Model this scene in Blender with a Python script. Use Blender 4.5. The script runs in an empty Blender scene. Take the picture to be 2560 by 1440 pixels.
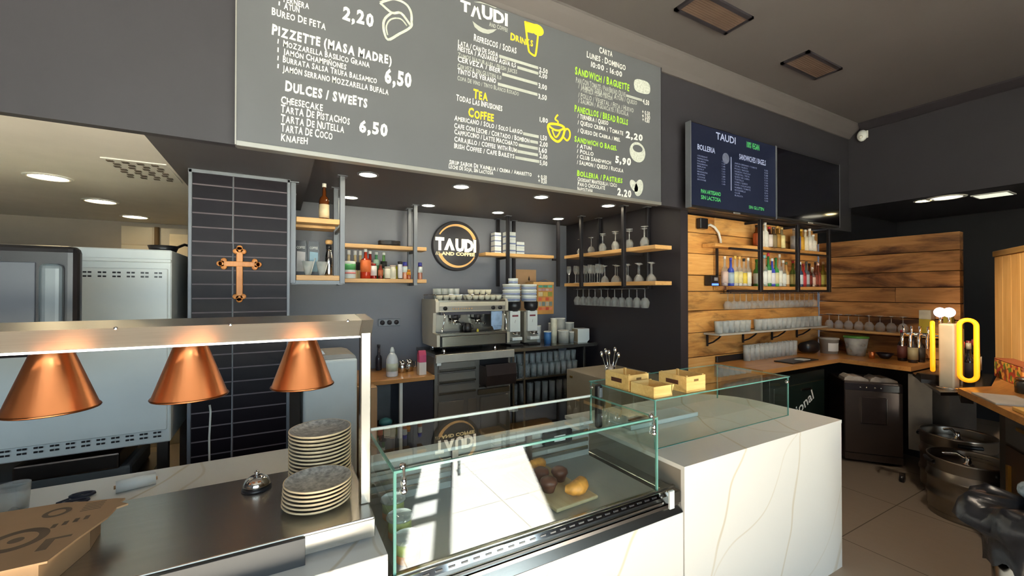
import bpy, bmesh, math, random
from mathutils import Vector as V, Matrix
random.seed(7)
S = bpy.context.scene
COL = S.collection
R = math.radians
PI = math.pi

# ------------------------------------------------------------------ camera, sky, sun, exposure
cd = bpy.data.cameras.new('camera')
cam = bpy.data.objects.new('camera', cd)
COL.objects.link(cam)
cam.location = (0, 0, 1.70)
cam.rotation_euler = (R(90.445), 0, -0.507348)
cd.sensor_width = 36
cd.lens = 1052.25 / 2560 * 36
cd.clip_start = 0.05
S.camera = cam

W = bpy.data.worlds.new('sky')
S.world = W
W.use_nodes = True
wb = W.node_tree.nodes['Background']
wb.inputs[0].default_value = (0.74, 0.87, 1.0, 1)
wb.inputs[1].default_value = 7.5

SUN_EL = 40.0
sl = bpy.data.lights.new('sun', 'SUN')
sl.energy = 230
sl.angle = R(0.6)
sl.color = (1.0, 0.98, 0.95)
sun = bpy.data.objects.new('sun', sl)
COL.objects.link(sun)
sun.location = (5, -12, 8)
_d = V((-0.37, 0.93, -math.tan(R(SUN_EL)) * math.hypot(0.37, 0.93))).normalized()
sun.rotation_euler = _d.to_track_quat('-Z', 'Y').to_euler()

FAC = -2.6                     # inner face of the street front

S.view_settings.view_transform = 'Standard'
S.view_settings.look = 'None'
S.view_settings.gamma = 1
S.view_settings.use_curve_mapping = False
S.view_settings.exposure = 0.05
S.cycles.max_bounces = 9
S.cycles.diffuse_bounces = 5
S.cycles.glossy_bounces = 5
S.cycles.transparent_max_bounces = 28
S.cycles.caustics_reflective = False
S.cycles.caustics_refractive = False
S.cycles.sample_clamp_indirect = 12

# ------------------------------------------------------------------ materials
def lin(c):
    if isinstance(c, str):
        c = c.lstrip('#')
        c = [int(c[i:i+2], 16) / 255 for i in (0, 2, 4)]
        c = [x / 12.92 if x <= .04045 else ((x + .055) / 1.055) ** 2.4 for x in c]
    return (c[0], c[1], c[2], 1)

def newmat(name):
    m = bpy.data.materials.new(name)
    m.use_nodes = True
    nt = m.node_tree
    return m, nt, nt.nodes, nt.links, nt.nodes['Principled BSDF']

def mat(name, col, rough=.5, metal=0, var=.12, scale=6, bump=0, spec=.5, coat=0, stretch=None, emit=0, ecol=None):
    m, nt, N, L, b = newmat(name)
    b.inputs['Roughness'].default_value = rough
    b.inputs['Metallic'].default_value = metal
    b.inputs['Specular IOR Level'].default_value = spec
    b.inputs['Coat Weight'].default_value = coat
    c = lin(col)
    tc = N.new('ShaderNodeTexCoord')
    nz = N.new('ShaderNodeTexNoise')
    nz.inputs['Scale'].default_value = scale
    nz.inputs['Detail'].default_value = 5
    src = tc.outputs['Object']
    if stretch:
        mp = N.new('ShaderNodeMapping')
        mp.inputs['Scale'].default_value = stretch
        L.new(src, mp.inputs[0]); src = mp.outputs[0]
    L.new(src, nz.inputs['Vector'])
    r = N.new('ShaderNodeValToRGB')
    r.color_ramp.elements[0].position = .3
    r.color_ramp.elements[1].position = .7
    r.color_ramp.elements[0].color = (c[0]*(1-var), c[1]*(1-var), c[2]*(1-var), 1)
    r.color_ramp.elements[1].color = tuple(min(1, x*(1+var)) for x in c[:3]) + (1,)
    L.new(nz.outputs[0], r.inputs[0])
    L.new(r.outputs[0], b.inputs['Base Color'])
    if bump:
        bp = N.new('ShaderNodeBump')
        bp.inputs['Strength'].default_value = bump
        bp.inputs['Distance'].default_value = .01
        L.new(nz.outputs[0], bp.inputs['Height'])
        L.new(bp.outputs[0], b.inputs['Normal'])
    if emit:
        b.inputs['Emission Color'].default_value = lin(ecol or col)
        b.inputs['Emission Strength'].default_value = emit
    return m

def glassmat(name, tint=(.95, .985, .97), ior=1.62, rough=0.0, milk=0.0, mcol=(.8, .85, .85)):
    """thin clear glass: front faces mirror by Fresnel, the rest passes straight through with a tint"""
    m, nt, N, L, b = newmat(name)
    N.remove(b)
    out = N['Material Output']
    tr = N.new('ShaderNodeBsdfTransparent'); tr.inputs[0].default_value = tint + (1,)
    gl = N.new('ShaderNodeBsdfGlossy'); gl.inputs['Roughness'].default_value = rough
    fr = N.new('ShaderNodeFresnel'); fr.inputs['IOR'].default_value = ior
    ge = N.new('ShaderNodeNewGeometry')
    iv = N.new('ShaderNodeMath'); iv.operation = 'SUBTRACT'; iv.inputs[0].default_value = 1
    L.new(ge.outputs['Backfacing'], iv.inputs[1])
    mu = N.new('ShaderNodeMath'); mu.operation = 'MULTIPLY'
    L.new(fr.outputs[0], mu.inputs[0]); L.new(iv.outputs[0], mu.inputs[1])
    mx = N.new('ShaderNodeMixShader')
    L.new(mu.outputs[0], mx.inputs[0])
    base = tr.outputs[0]
    if milk:
        df = N.new('ShaderNodeBsdfDiffuse'); df.inputs[0].default_value = mcol + (1,)
        m2 = N.new('ShaderNodeMixShader')
        tc = N.new('ShaderNodeTexCoord'); nz = N.new('ShaderNodeTexNoise'); nz.inputs['Scale'].default_value = 9
        mm = N.new('ShaderNodeMath'); mm.operation = 'MULTIPLY'; mm.inputs[1].default_value = milk * 2
        L.new(tc.outputs['Object'], nz.inputs['Vector']); L.new(nz.outputs[0], mm.inputs[0]); L.new(mm.outputs[0], m2.inputs[0])
        L.new(base, m2.inputs[1]); L.new(df.outputs[0], m2.inputs[2]); base = m2.outputs[0]
    L.new(base, mx.inputs[1]); L.new(gl.outputs[0], mx.inputs[2])
    L.new(mx.outputs[0], out.inputs[0])
    return m

def emis(name, col, s):
    m, nt, N, L, b = newmat(name)
    b.inputs['Base Color'].default_value = lin(col)
    b.inputs['Emission Color'].default_value = lin(col)
    b.inputs['Emission Strength'].default_value = s
    return m

def woodmat(name, cols, along='X', scale=1.0, rough=.5, island=.5, coat=0, burn=0):
    """grain stretched along one axis, patchy scorched tones, each plank (mesh island) its own shade"""
    m, nt, N, L, b = newmat(name)
    tc = N.new('ShaderNodeTexCoord')
    mp = N.new('ShaderNodeMapping')
    k = {'X': (.35, 5, 5), 'Y': (5, .35, 5), 'Z': (5, 5, .35)}[along]
    mp.inputs['Scale'].default_value = tuple(x * scale for x in k)
    ge = N.new('ShaderNodeNewGeometry')
    ad = N.new('ShaderNodeVectorMath'); ad.operation = 'ADD'
    sc = N.new('ShaderNodeMath'); sc.operation = 'MULTIPLY'; sc.inputs[1].default_value = 13
    L.new(ge.outputs['Random Per Island'], sc.inputs[0])
    L.new(tc.outputs['Object'], ad.inputs[0]); L.new(sc.outputs[0], ad.inputs[1])
    L.new(ad.outputs[0], mp.inputs[0])
    n1 = N.new('ShaderNodeTexNoise'); n1.inputs['Scale'].default_value = 6; n1.inputs['Detail'].default_value = 8; n1.inputs['Roughness'].default_value = .65
    n1.inputs['Distortion'].default_value = .8
    L.new(mp.outputs[0], n1.inputs['Vector'])
    n2 = N.new('ShaderNodeTexNoise'); n2.inputs['Scale'].default_value = 2.2; n2.inputs['Detail'].default_value = 3
    mp2 = N.new('ShaderNodeMapping'); mp2.inputs['Scale'].default_value = {'X': (.8, 2, 2), 'Y': (2, .8, 2), 'Z': (2, 2, .8)}[along]
    L.new(ad.outputs[0], mp2.inputs[0]); L.new(mp2.outputs[0], n2.inputs['Vector'])
    r1 = N.new('ShaderNodeValToRGB')
    e = r1.color_ramp.elements
    e[0].position = .28; e[0].color = lin(cols[0]); e[1].position = .72; e[1].color = lin(cols[2])
    x = e.new(.5); x.color = lin(cols[1])
    mixf = N.new('ShaderNodeMath'); mixf.operation = 'ADD'
    a1 = N.new('ShaderNodeMath'); a1.operation = 'MULTIPLY'; a1.inputs[1].default_value = .5
    a2 = N.new('ShaderNodeMath'); a2.operation = 'MULTIPLY'; a2.inputs[1].default_value = .5
    L.new(n1.outputs[0], a1.inputs[0]); L.new(n2.outputs[0], a2.inputs[0])
    L.new(a1.outputs[0], mixf.inputs[0]); L.new(a2.outputs[0], mixf.inputs[1])
    L.new(mixf.outputs[0], r1.inputs[0])
    if burn:
        mb = N.new('ShaderNodeMapping'); mb.inputs['Scale'].default_value = {'X': (.55, 2.6, 2.6), 'Y': (2.6, .55, 2.6), 'Z': (2.6, 2.6, .55)}[along]
        nb = N.new('ShaderNodeTexNoise'); nb.inputs['Scale'].default_value = 2.6; nb.inputs['Detail'].default_value = 6; nb.inputs['Roughness'].default_value = .6; nb.inputs['Distortion'].default_value = .5
        L.new(ad.outputs[0], mb.inputs[0]); L.new(mb.outputs[0], nb.inputs['Vector'])
        rb = N.new('ShaderNodeValToRGB'); rb.color_ramp.elements[0].position = burn; rb.color_ramp.elements[0].color = (1, 1, 1, 1)
        rb.color_ramp.elements[1].position = burn + .20; rb.color_ramp.elements[1].color = (.16, .10, .07, 1)
        L.new(nb.outputs[0], rb.inputs[0])
        mm = N.new('ShaderNodeMix'); mm.data_type = 'RGBA'; mm.blend_type = 'MULTIPLY'; mm.inputs[0].default_value = 1
        L.new(r1.outputs[0], mm.inputs[6]); L.new(rb.outputs[0], mm.inputs[7]); r1 = mm
    hs = N.new('ShaderNodeHueSaturation')
    mr = N.new('ShaderNodeMapRange'); mr.inputs[3].default_value = 1 - island * .5; mr.inputs[4].default_value = 1 + island * .35
    L.new(ge.outputs['Random Per Island'], mr.inputs[0]); L.new(mr.outputs[0], hs.inputs['Value'])
    L.new(r1.outputs[2 if burn else 0], hs.inputs['Color'])
    L.new(hs.outputs[0], b.inputs['Base Color'])
    b.inputs['Roughness'].default_value = rough
    b.inputs['Coat Weight'].default_value = coat
    bp = N.new('ShaderNodeBump'); bp.inputs['Strength'].default_value = .25; bp.inputs['Distance'].default_value = .004
    L.new(n1.outputs[0], bp.inputs['Height']); L.new(bp.outputs[0], b.inputs['Normal'])
    return m

def marblemat(name, base='#e8e5de', vein='#bfa878', rough=.18):
    """pale stone with thin gold veins that run slantwise, roughly side by side"""
    m, nt, N, L, b = newmat(name)
    tc = N.new('ShaderNodeTexCoord')
    n2 = N.new('ShaderNodeTexNoise'); n2.inputs['Scale'].default_value = 1.7; n2.inputs['Detail'].default_value = 2
    L.new(tc.outputs['Object'], n2.inputs['Vector'])
    col = None
    for k, (rot, sc, dist, wd, amt) in enumerate((((.25, -.50, .5), .62, 5.0, .9970, .8), ((-.3, -.80, .2), .50, 7.0, .9988, .5))):
        mp = N.new('ShaderNodeMapping'); mp.inputs['Rotation'].default_value = rot; mp.inputs['Location'].default_value = (.17 + k*.4, .1, .05)
        L.new(tc.outputs['Object'], mp.inputs[0])
        w = N.new('ShaderNodeTexWave'); w.wave_type = 'BANDS'; w.bands_direction = 'X'
        w.inputs['Scale'].default_value = sc; w.inputs['Distortion'].default_value = dist; w.inputs['Detail'].default_value = 3
        w.inputs['Detail Scale'].default_value = .9; w.inputs['Detail Roughness'].default_value = .55
        L.new(mp.outputs[0], w.inputs[0])
        mr = N.new('ShaderNodeMapRange'); mr.inputs[1].default_value = wd; mr.inputs[2].default_value = 1.0; mr.inputs[3].default_value = 0; mr.inputs[4].default_value = amt
        L.new(w.outputs['Fac'], mr.inputs[0])
        fa = N.new('ShaderNodeMath'); fa.operation = 'MULTIPLY'
        L.new(mr.outputs[0], fa.inputs[0]); L.new(n2.outputs[0], fa.inputs[1])
        mx = N.new('ShaderNodeMix'); mx.data_type = 'RGBA'
        L.new(fa.outputs[0], mx.inputs[0])
        if col is None: mx.inputs[6].default_value = lin(base)
        else: L.new(col, mx.inputs[6])
        mx.inputs[7].default_value = lin(vein)
        col = mx.outputs[2]
    L.new(col, b.inputs['Base Color'])
    b.inputs['Roughness'].default_value = rough
    return m

def tilemat(name, col, grout, sx, sz, ox=0, oz=0, rough=.18, offset=0.0, mortar=.006, axis='XZ', gv=.35, spec=.5):
    m, nt, N, L, b = newmat(name)
    tc = N.new('ShaderNodeTexCoord')
    sp = N.new('ShaderNodeSeparateXYZ'); cb = N.new('ShaderNodeCombineXYZ')
    L.new(tc.outputs['Object'], sp.inputs[0])
    L.new(sp.outputs[axis[0]], cb.inputs[0]); L.new(sp.outputs[axis[1]], cb.inputs[1])
    mp = N.new('ShaderNodeMapping'); mp.inputs['Location'].default_value = (ox, oz, 0)
    L.new(cb.outputs[0], mp.inputs[0])
    bk = N.new('ShaderNodeTexBrick')
    bk.offset = offset
    bk.inputs['Scale'].default_value = 1
    bk.inputs['Brick Width'].default_value = sx
    bk.inputs['Row Height'].default_value = sz
    bk.inputs['Mortar Size'].default_value = mortar
    bk.inputs['Mortar Smooth'].default_value = .2
    b.inputs['Specular IOR Level'].default_value = spec
    c = lin(col)
    bk.inputs['Color1'].default_value = c
    bk.inputs['Color2'].default_value = tuple(x * (1 - gv) for x in c[:3]) + (1,)
    bk.inputs['Mortar'].default_value = lin(grout)
    L.new(mp.outputs[0], bk.inputs['Vector'])
    L.new(bk.outputs['Color'], b.inputs['Base Color'])
    mr = N.new('ShaderNodeMapRange'); mr.inputs[3].default_value = rough; mr.inputs[4].default_value = .8
    L.new(bk.outputs['Fac'], mr.inputs[0]); L.new(mr.outputs[0], b.inputs['Roughness'])
    nz = N.new('ShaderNodeTexNoise'); nz.inputs['Scale'].default_value = 14
    L.new(tc.outputs['Object'], nz.inputs['Vector'])
    ma = N.new('ShaderNodeMath'); ma.operation = 'MULTIPLY_ADD'; ma.inputs[1].default_value = -1.2
    L.new(bk.outputs['Fac'], ma.inputs[0]); L.new(nz.outputs[0], ma.inputs[2])
    bp = N.new('ShaderNodeBump'); bp.inputs['Strength'].default_value = .35; bp.inputs['Distance'].default_value = .004
    L.new(ma.outputs[0], bp.inputs['Height']); L.new(bp.outputs[0], b.inputs['Normal'])
    return m

# ------------------------------------------------------------------ mesh builder
_gl = {}
def glyph(ch, bold):
    k = (ch, bold)
    if k not in _gl:
        cu = bpy.data.curves.new('lettering', 'FONT'); cu.body = ch; cu.size = 1; cu.offset = bold; cu.resolution_u = 2
        ob = bpy.data.objects.new('lettering', cu); me = ob.to_mesh()
        vv = [(v.co.x, v.co.y) for v in me.vertices]; ff = [tuple(p.vertices) for p in me.polygons]
        ob.to_mesh_clear(); bpy.data.objects.remove(ob); bpy.data.curves.remove(cu)
        _gl[k] = (vv, ff, min(p[0] for p in vv), max(p[0] for p in vv))
    return _gl[k]

class MB:
    def __init__(s): s.v = []; s.f = []; s.sm = []
    def add(s, vs, fs, smooth=False):
        o = len(s.v); s.v += [tuple(p) for p in vs]
        s.f += [tuple(i + o for i in f) for f in fs]; s.sm += [smooth] * len(fs)
        return s
    def bm(s, b, smooth=False):
        b.verts.index_update()
        s.add([v.co for v in b.verts], [[v.index for v in f.verts] for f in b.faces], smooth); b.free(); return s
    def box(s, x0, x1, y0, y1, z0, z1, b=0, seg=2, M=None):
        B = bmesh.new()
        bmesh.ops.create_cube(B, size=1, matrix=Matrix.Translation(((x0+x1)/2, (y0+y1)/2, (z0+z1)/2)) @ Matrix.Diagonal((abs(x1-x0), abs(y1-y0), abs(z1-z0), 1)))
        if b: bmesh.ops.bevel(B, geom=B.edges[:], offset=b, segments=seg, affect='EDGES', profile=.5)
        if M is not None: bmesh.ops.transform(B, matrix=M, verts=B.verts)
        return s.bm(B, False)
    def lathe(s, prof, x=0, y=0, z=0, n=20, M=None, smooth=True, a0=0):
        vs = []; fs = []
        for r, h in prof:
            for i in range(n):
                a = a0 + 2*PI*i/n; vs.append(V((x + r*math.cos(a), y + r*math.sin(a), z + h)))
        for j in range(len(prof)-1):
            for i in range(n):
                k = (i+1) % n; fs.append((j*n+i, j*n+k, (j+1)*n+k, (j+1)*n+i))
        if prof[0][0] > 1e-5: fs.append(tuple(range(n-1, -1, -1)))
        if prof[-1][0] > 1e-5: fs.append(tuple((len(prof)-1)*n + i for i in range(n)))
        if M is not None: vs = [M @ p for p in vs]
        return s.add(vs, fs, smooth)
    def shell(s, prof, x=0, y=0, z=0, n=20, M=None):
        """open lathe of a closed outline given as an out-and-back profile (no end caps)"""
        vs = []; fs = []
        for r, h in prof:
            for i in range(n):
                a = 2*PI*i/n; vs.append(V((x + r*math.cos(a), y + r*math.sin(a), z + h)))
        m = len(prof)
        for j in range(m-1):
            for i in range(n):
                k = (i+1) % n; fs.append((j*n+i, j*n+k, (j+1)*n+k, (j+1)*n+i))
        if M is not None: vs = [M @ p for p in vs]
        return s.add(vs, fs, True)
    def cyl(s, x, y, z0, z1, r, r1=None, n=20, M=None):
        r1 = r if r1 is None else r1
        return s.lathe([(r, z0), (r1, z1)], x, y, 0, n, M, smooth=False if n < 8 else True)
    def tube(s, pts, r, n=8, closed=False):
        pts = [V(p) for p in pts]; m = len(pts); vs = []; fs = []
        up = None
        for i, p in enumerate(pts):
            if closed: t = (pts[(i+1) % m] - pts[i-1])
            else: t = (pts[min(i+1, m-1)] - pts[max(i-1, 0)])
            t.normalize()
            if up is None:
                up = V((0, 0, 1)) if abs(t.z) < .9 else V((1, 0, 0))
            a = t.cross(up)
            if a.length < 1e-4: a = t.orthogonal()
            a.normalize(); bb = a.cross(t).normalized(); up = bb
            rr = r[i] if isinstance(r, (list, tuple)) else r
            for k in range(n):
                w = 2*PI*k/n; vs.append(p + a*math.cos(w)*rr + bb*math.sin(w)*rr)
        for i in range(m if closed else m-1):
            j = (i+1) % m
            for k in range(n):
                l = (k+1) % n; fs.append((i*n+k, j*n+k, j*n+l, i*n+l))
        if not closed: fs += [tuple(range(n-1, -1, -1)), tuple((m-1)*n + k for k in range(n))]
        return s.add(vs, fs, True)
    def prism(s, pts, axis, a0, a1):
        """outline extruded along an axis; pts are the other two coordinates in xyz order"""
        def P(u, w, t): return {'x': (t, u, w), 'y': (u, t, w), 'z': (u, w, t)}[axis]
        n = len(pts)
        vs = [P(u, w, a0) for u, w in pts] + [P(u, w, a1) for u, w in pts]
        fs = [tuple(range(n)), tuple(range(2*n-1, n-1, -1))] + [(i, (i+1) % n + 0, (i+1) % n + n, i + n)[::-1] for i in range(n)]
        B = bmesh.new(); bv = [B.verts.new(p) for p in vs]
        for f in fs: B.faces.new([bv[i] for i in f])
        bmesh.ops.recalc_face_normals(B, faces=B.faces)
        return s.bm(B)
    def sphere(s, c, r, n=12, m=8, sc=(1, 1, 1)):
        prof = [(max(1e-6, math.sin(PI*i/m)) * 1, -math.cos(PI*i/m)) for i in range(m+1)]
        M = Matrix.Translation(c) @ Matrix.Diagonal((r*sc[0], r*sc[1], r*sc[2], 1))
        return s.lathe(prof, n=n, M=M)
    def text(s, body, x0, z, x1, h, y=0, bold=.012, depth=.0012, M=None):
        """lettering in the XZ plane facing -Y, fitted between x0 and x1 with capital height h"""
        cu = bpy.data.curves.new('lettering', 'FONT'); cu.body = body; cu.size = 1; cu.offset = bold; cu.resolution_u = 2
        ob = bpy.data.objects.new('lettering', cu)
        me = ob.to_mesh()
        vv = [v.co.copy() for v in me.vertices]; ff = [tuple(p.vertices) for p in me.polygons]
        ob.to_mesh_clear(); bpy.data.objects.remove(ob); bpy.data.curves.remove(cu)
        if not vv: return s
        ax = min(v.x for v in vv); bx = max(v.x for v in vv)
        kx = (x1 - x0) / max(1e-6, bx - ax); kz = h / .70
        pts = [V((x0 + (v.x - ax)*kx, y, z + v.y*kz)) for v in vv]
        if M is not None: pts = [M @ p for p in pts]
        return s.add(pts, ff)
    def hand(s, body, x0, z, x1, h, y=0, bold=.012, rnd=random.Random(5)):
        """hand lettering: each letter a little turned, lifted and sized on its own, initials larger"""
        x = 0; out = []; first = True
        for ch in body:
            if ch == ' ': x += .34; first = True; continue
            vv, ff, ax, bx = glyph(ch, bold)
            k = (1.14 if first and ch.isalpha() else 1) * rnd.uniform(.95, 1.06); a = rnd.uniform(-.07, .05); dz = rnd.uniform(-.03, .03)
            pts = []
            for p in vv:
                u, w_ = (p[0] - ax)*k, p[1]*k
                pts.append((x + u*math.cos(a) - w_*math.sin(a)*.7 + .06*w_, dz + w_ + u*math.sin(a)))
            out.append((pts, ff)); x += (bx - ax)*k + .10; first = False
        X0 = min(p[0] for g, f in out for p in g); X1 = max(p[0] for g, f in out for p in g)
        kx = (x1 - x0)/(X1 - X0); kz = h/.72
        for g, f in out: s.add([(x0 + (u - X0)*kx, y, z + w_*kz) for u, w_ in g], f)
        return s
    def build(s, name, m, parent=None, loc=(0, 0, 0), rot=(0, 0, 0), label=None):
        me = bpy.data.meshes.new(name); me.from_pydata(s.v, [], s.f); me.validate()
        me.polygons.foreach_set('use_smooth', s.sm[:len(me.polygons)] if len(s.sm) >= len(me.polygons) else [False]*len(me.polygons))
        me.materials.append(m)
        o = bpy.data.objects.new(name, me); COL.objects.link(o)
        o.location = loc; o.rotation_euler = rot
        if parent is not None: o.parent = parent
        if label: o['label'] = label
        return o

def T(name, label, cat, loc=(0, 0, 0), rz=0, group=None):
    o = bpy.data.objects.new(name, None); COL.objects.link(o)
    o.empty_display_size = .05
    o.location = loc; o.rotation_euler = (0, 0, rz); o['label'] = label; o['category'] = cat
    if group: o['group'] = group
    return o

def thing(name, mb, m, label, cat, loc=(0, 0, 0), rot=(0, 0, 0), group=None):
    o = mb.build(name, m, None, loc, rot)
    o['label'] = label; o['category'] = cat
    if group: o['group'] = group
    return o

def struct(name, mb, m, loc=(0, 0, 0)):
    o = mb.build(name, m, None, loc); o['kind'] = 'structure'; return o

def dup(root, loc, rz=0, label=None, group=None):
    """a copy of a thing with copies of its parts and sub-parts"""
    r = root.copy(); COL.objects.link(r); r.location = loc; r.rotation_euler = (0, 0, rz)
    if label: r['label'] = label
    if group: r['group'] = group
    for ch in root.children:
        c = ch.copy(); COL.objects.link(c); c.parent = r
        for g in ch.children:
            d = g.copy(); COL.objects.link(d); d.parent = c
    return r

ORD = 'first second third fourth fifth sixth seventh eighth ninth tenth eleventh twelfth thirteenth fourteenth fifteenth sixteenth seventeenth eighteenth nineteenth twentieth'.split()
def nth(i):
    if i < 20: return ORD[i]
    return ('twenty-' if i < 29 else 'thirty-') + ORD[(i - 20) % 10] if i != 29 else 'thirtieth'

# ------------------------------------------------------------------ palette
M_wall = mat('dark_grey_paint', '#2f2e34', .55, var=.06, scale=2)
M_wall2 = mat('charcoal_paint', '#2b282e', .5, var=.06, scale=2)
M_black = mat('near_black_paint', '#1d1b20', .55, var=.1)
M_under = mat('bounce_lit_soffit', '#4d4c51', .55, var=.05)  # lighter than the soffit front: bounce light from below put into the colour
M_kpaint = mat('kitchen_wall_paint', '#7f776c', .6, var=.05)
M_bluegrey = mat('blue_grey_paint', '#6c6f79', .5, var=.05, scale=1.5)
M_ceil = mat('grey_ceiling_paint', '#585455', .7, var=.05, scale=1.5)
M_nook = mat('dark_ceiling_paint', '#403c3f', .5, var=.05, scale=2)
M_cream = mat('cream_kitchen_paint', '#e2dfd8', .6, var=.03)
M_kwall = tilemat('kitchen_tile', '#b5a992', '#978c78', .3, .2, rough=.3)
M_floor = tilemat('beige_floor_tile', '#8f8071', '#5f5348', .9, .9, ox=.2, oz=.35, rough=.45, mortar=.004, axis='XY', gv=.06)
M_pave = mat('pavement', '#b9b1a2', .9, var=.15, scale=3)
M_board = mat('chalkboard_grey', '#595c61', .42, var=.06, scale=1.2)
M_edge = mat('aluminium_edge', '#a8a8a4', .35, .6, var=.04)
M_chalk = mat('white_chalk_paint', '#e6e9e4', .8, var=.05, scale=40)
M_chalkg = mat('faded_chalk_paint', '#a9aea9', .8, var=.06, scale=40)
M_chalky = mat('yellow_chalk_paint', '#e6c52c', .8, var=.1, scale=40)
M_chalkn = mat('green_chalk_paint', '#9bd03a', .8, var=.1, scale=40)
M_sketch = mat('chalk_sketch', '#b9bfb8', .9, var=.2, scale=60)
M_marble = marblemat('cream_marble')
M_steel = mat('brushed_steel', '#a9a59e', .24, 1, var=.05, scale=8, stretch=(1, 30, 30))
M_steeld = mat('dark_steel', '#77706c', .3, 1, var=.08, scale=6)
M_barst = mat('satin_bar_steel', '#bdb9b2', .34, .9, var=.05, scale=8, stretch=(1, 30, 30))
M_deckst = mat('scratched_deck_steel', '#b3aea6', .27, .9, var=.06, scale=5, stretch=(1, 12, 1))
M_chrome = mat('chrome', '#d6d6d6', .08, 1, var=.02)
M_copper = mat('copper', '#e39260', .33, 1, var=.05, scale=3)
_b = M_copper.node_tree.nodes['Principled BSDF']; _b.inputs['Anisotropic'].default_value = .75; _b.inputs['Anisotropic Rotation'].default_value = .25
_t = M_copper.node_tree.nodes.new('ShaderNodeTangent'); _t.direction_type = 'RADIAL'; _t.axis = 'Z'
M_copper.node_tree.links.new(_t.outputs[0], _b.inputs['Tangent'])
M_glass = glassmat('clear_glass', ior=1.85)
M_gedge = mat('glass_edge', '#669a90', .12, 0, var=.1, scale=12)
M_drink = glassmat('drinking_glass', (.90, .92, .92), 2.1, .06, .20, (.9, .92, .92))
M_frost = glassmat('milky_glass', (.84, .88, .88), 2.1, .06, .34, (.9, .93, .93))
M_pipe = mat('blue_grey_metal', '#6b7078', .45, .2, var=.05)
M_bmetal = mat('black_metal', '#26252a', .4, .4, var=.08)
M_oak = woodmat('oak_shelf', ('#a87c48', '#cfa268', '#ddb47c'), 'X', 1.2, .45, island=.2)
M_oaky = woodmat('oak_shelf_side', ('#a87c48', '#cfa268', '#ddb47c'), 'Y', 1.2, .45, island=.2)
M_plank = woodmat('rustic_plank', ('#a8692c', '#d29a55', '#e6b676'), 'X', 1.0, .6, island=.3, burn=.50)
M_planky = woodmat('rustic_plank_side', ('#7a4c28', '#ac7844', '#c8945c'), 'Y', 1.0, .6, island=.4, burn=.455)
M_ctop = woodmat('bar_counter_wood', ('#8a5a2c', '#b78146', '#c9975c'), 'X', .8, .35, island=.1, coat=.3)
M_crate = woodmat('pine_crate', ('#d3a055', '#ecc57c', '#f6d897'), 'X', 2, .6, island=.25)
M_pine = woodmat('pine_panel', ('#cf9a55', '#e2b270', '#eec488'), 'Z', .6, .5, island=.12)
M_cross = woodmat('carved_wood', ('#a05a28', '#cf8848', '#e0a065'), 'Z', 3, .45, island=.05)
M_white = mat('white_enamel', '#d9dedd', .35, var=.03)
M_cool = mat('cool_white_sheet', '#d3dada', .38, var=.03)
M_whitep = mat('white_plastic', '#dcdcd6', .45, var=.04)
M_bplast = mat('black_plastic', '#1b1b1f', .35, var=.1)
M_screen = mat('screen_glass', '#0c0b14', .09, var=.05, spec=.6)
M_kraft = mat('kraft_paper', '#ad8a66', .85, var=.1, scale=5, bump=.15)
M_kraftd = mat('kraft_print', '#6f5c48', .9, var=.15, scale=9)
M_plate = mat('stoneware_rim', '#dfc8a2', .45, var=.1, scale=9)
M_plateg = mat('speckled_glaze', '#a3a09b', .35, var=.5, scale=70)
M_lamp = emis('warm_led', '#fff1cf', 55)
M_lampk = emis('kitchen_led', '#ffe6b5', 40)

# ================================================================== THE SETTING
struct('floor', MB().box(-3.2, 8.2, FAC-.15, 6.1, -.12, 0), M_floor)
struct('ground', MB().box(-30, 36, -40, FAC-.15, -.16, -.03), M_pave)
struct('ceiling', MB().box(-3.2, 6.3, FAC-.15, 2.6, 3.74, 3.86), M_ceil)
struct('ceiling_kitchen', MB().box(-3.2, -.56, 2.60, 6.0, 2.445, 2.53), M_cream)
struct('ceiling_soffit', MB().box(-.56, .18, 2.60, 4.335, 2.445, 2.60), M_under)
struct('ceiling_lintel', MB().box(3.24, 6.3, 2.60, 2.80, 2.445, 2.55), M_wall)
struct('ceiling_nook', MB().box(.18, 3.24, 2.60, 4.4, 2.53, 2.62), M_nook)
struct('ceiling_bar', MB().box(6.30, 8.2, FAC-.15, 4.4, 2.745, 2.85), M_wall2)
struct('wall_front', MB().box(-3.2, 6.30, 2.55, 2.60, 2.445, 3.74), M_wall)
struct('wall_right', MB().box(6.24, 6.30, FAC-.15, 2.55, 2.74, 3.74), M_wall)
struct('wall_far', MB().box(8.2, 8.3, FAC-.15, 4.4, 0, 2.80), M_black)
struct('wall_corner', MB().box(5.82, 8.2, 2.74, 2.80, 0, 2.76), M_black)
struct('wall_back', MB().box(-.475, 3.30, 4.335, 4.42, 0, 2.62), M_bluegrey)
struct('wall_partition', MB().box(3.20, 3.30, 2.60, 4.335, 0, 2.53), M_wall2)
struct('wall_kitchen', MB().box(-3.2, -.475, 5.95, 6.05, 0, 2.5), M_kpaint)
struct('wall_inner', MB().box(-.56, -.475, 4.0, 5.95, 0, 2.53), M_kpaint)
struct('wall_left', MB().box(-3.3, -3.2, FAC-.15, 6.05, 0, 3.8), M_wall)
struct('trim_1', MB().prism([(2.55, 3.60), (2.535, 3.60), (2.50, 3.64), (2.44, 3.69), (2.41, 3.72), (2.41, 3.74), (2.55, 3.74)], 'x', -3.2, 6.24), M_ceil)
struct('shadow_gap_strip', MB().prism([(6.24, 3.66), (6.22, 3.66), (6.14, 3.72), (6.14, 3.74), (6.24, 3.74)], 'y', FAC, 2.41), M_wall2)  # dark strip standing in for the shadow gap below the ceiling

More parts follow.
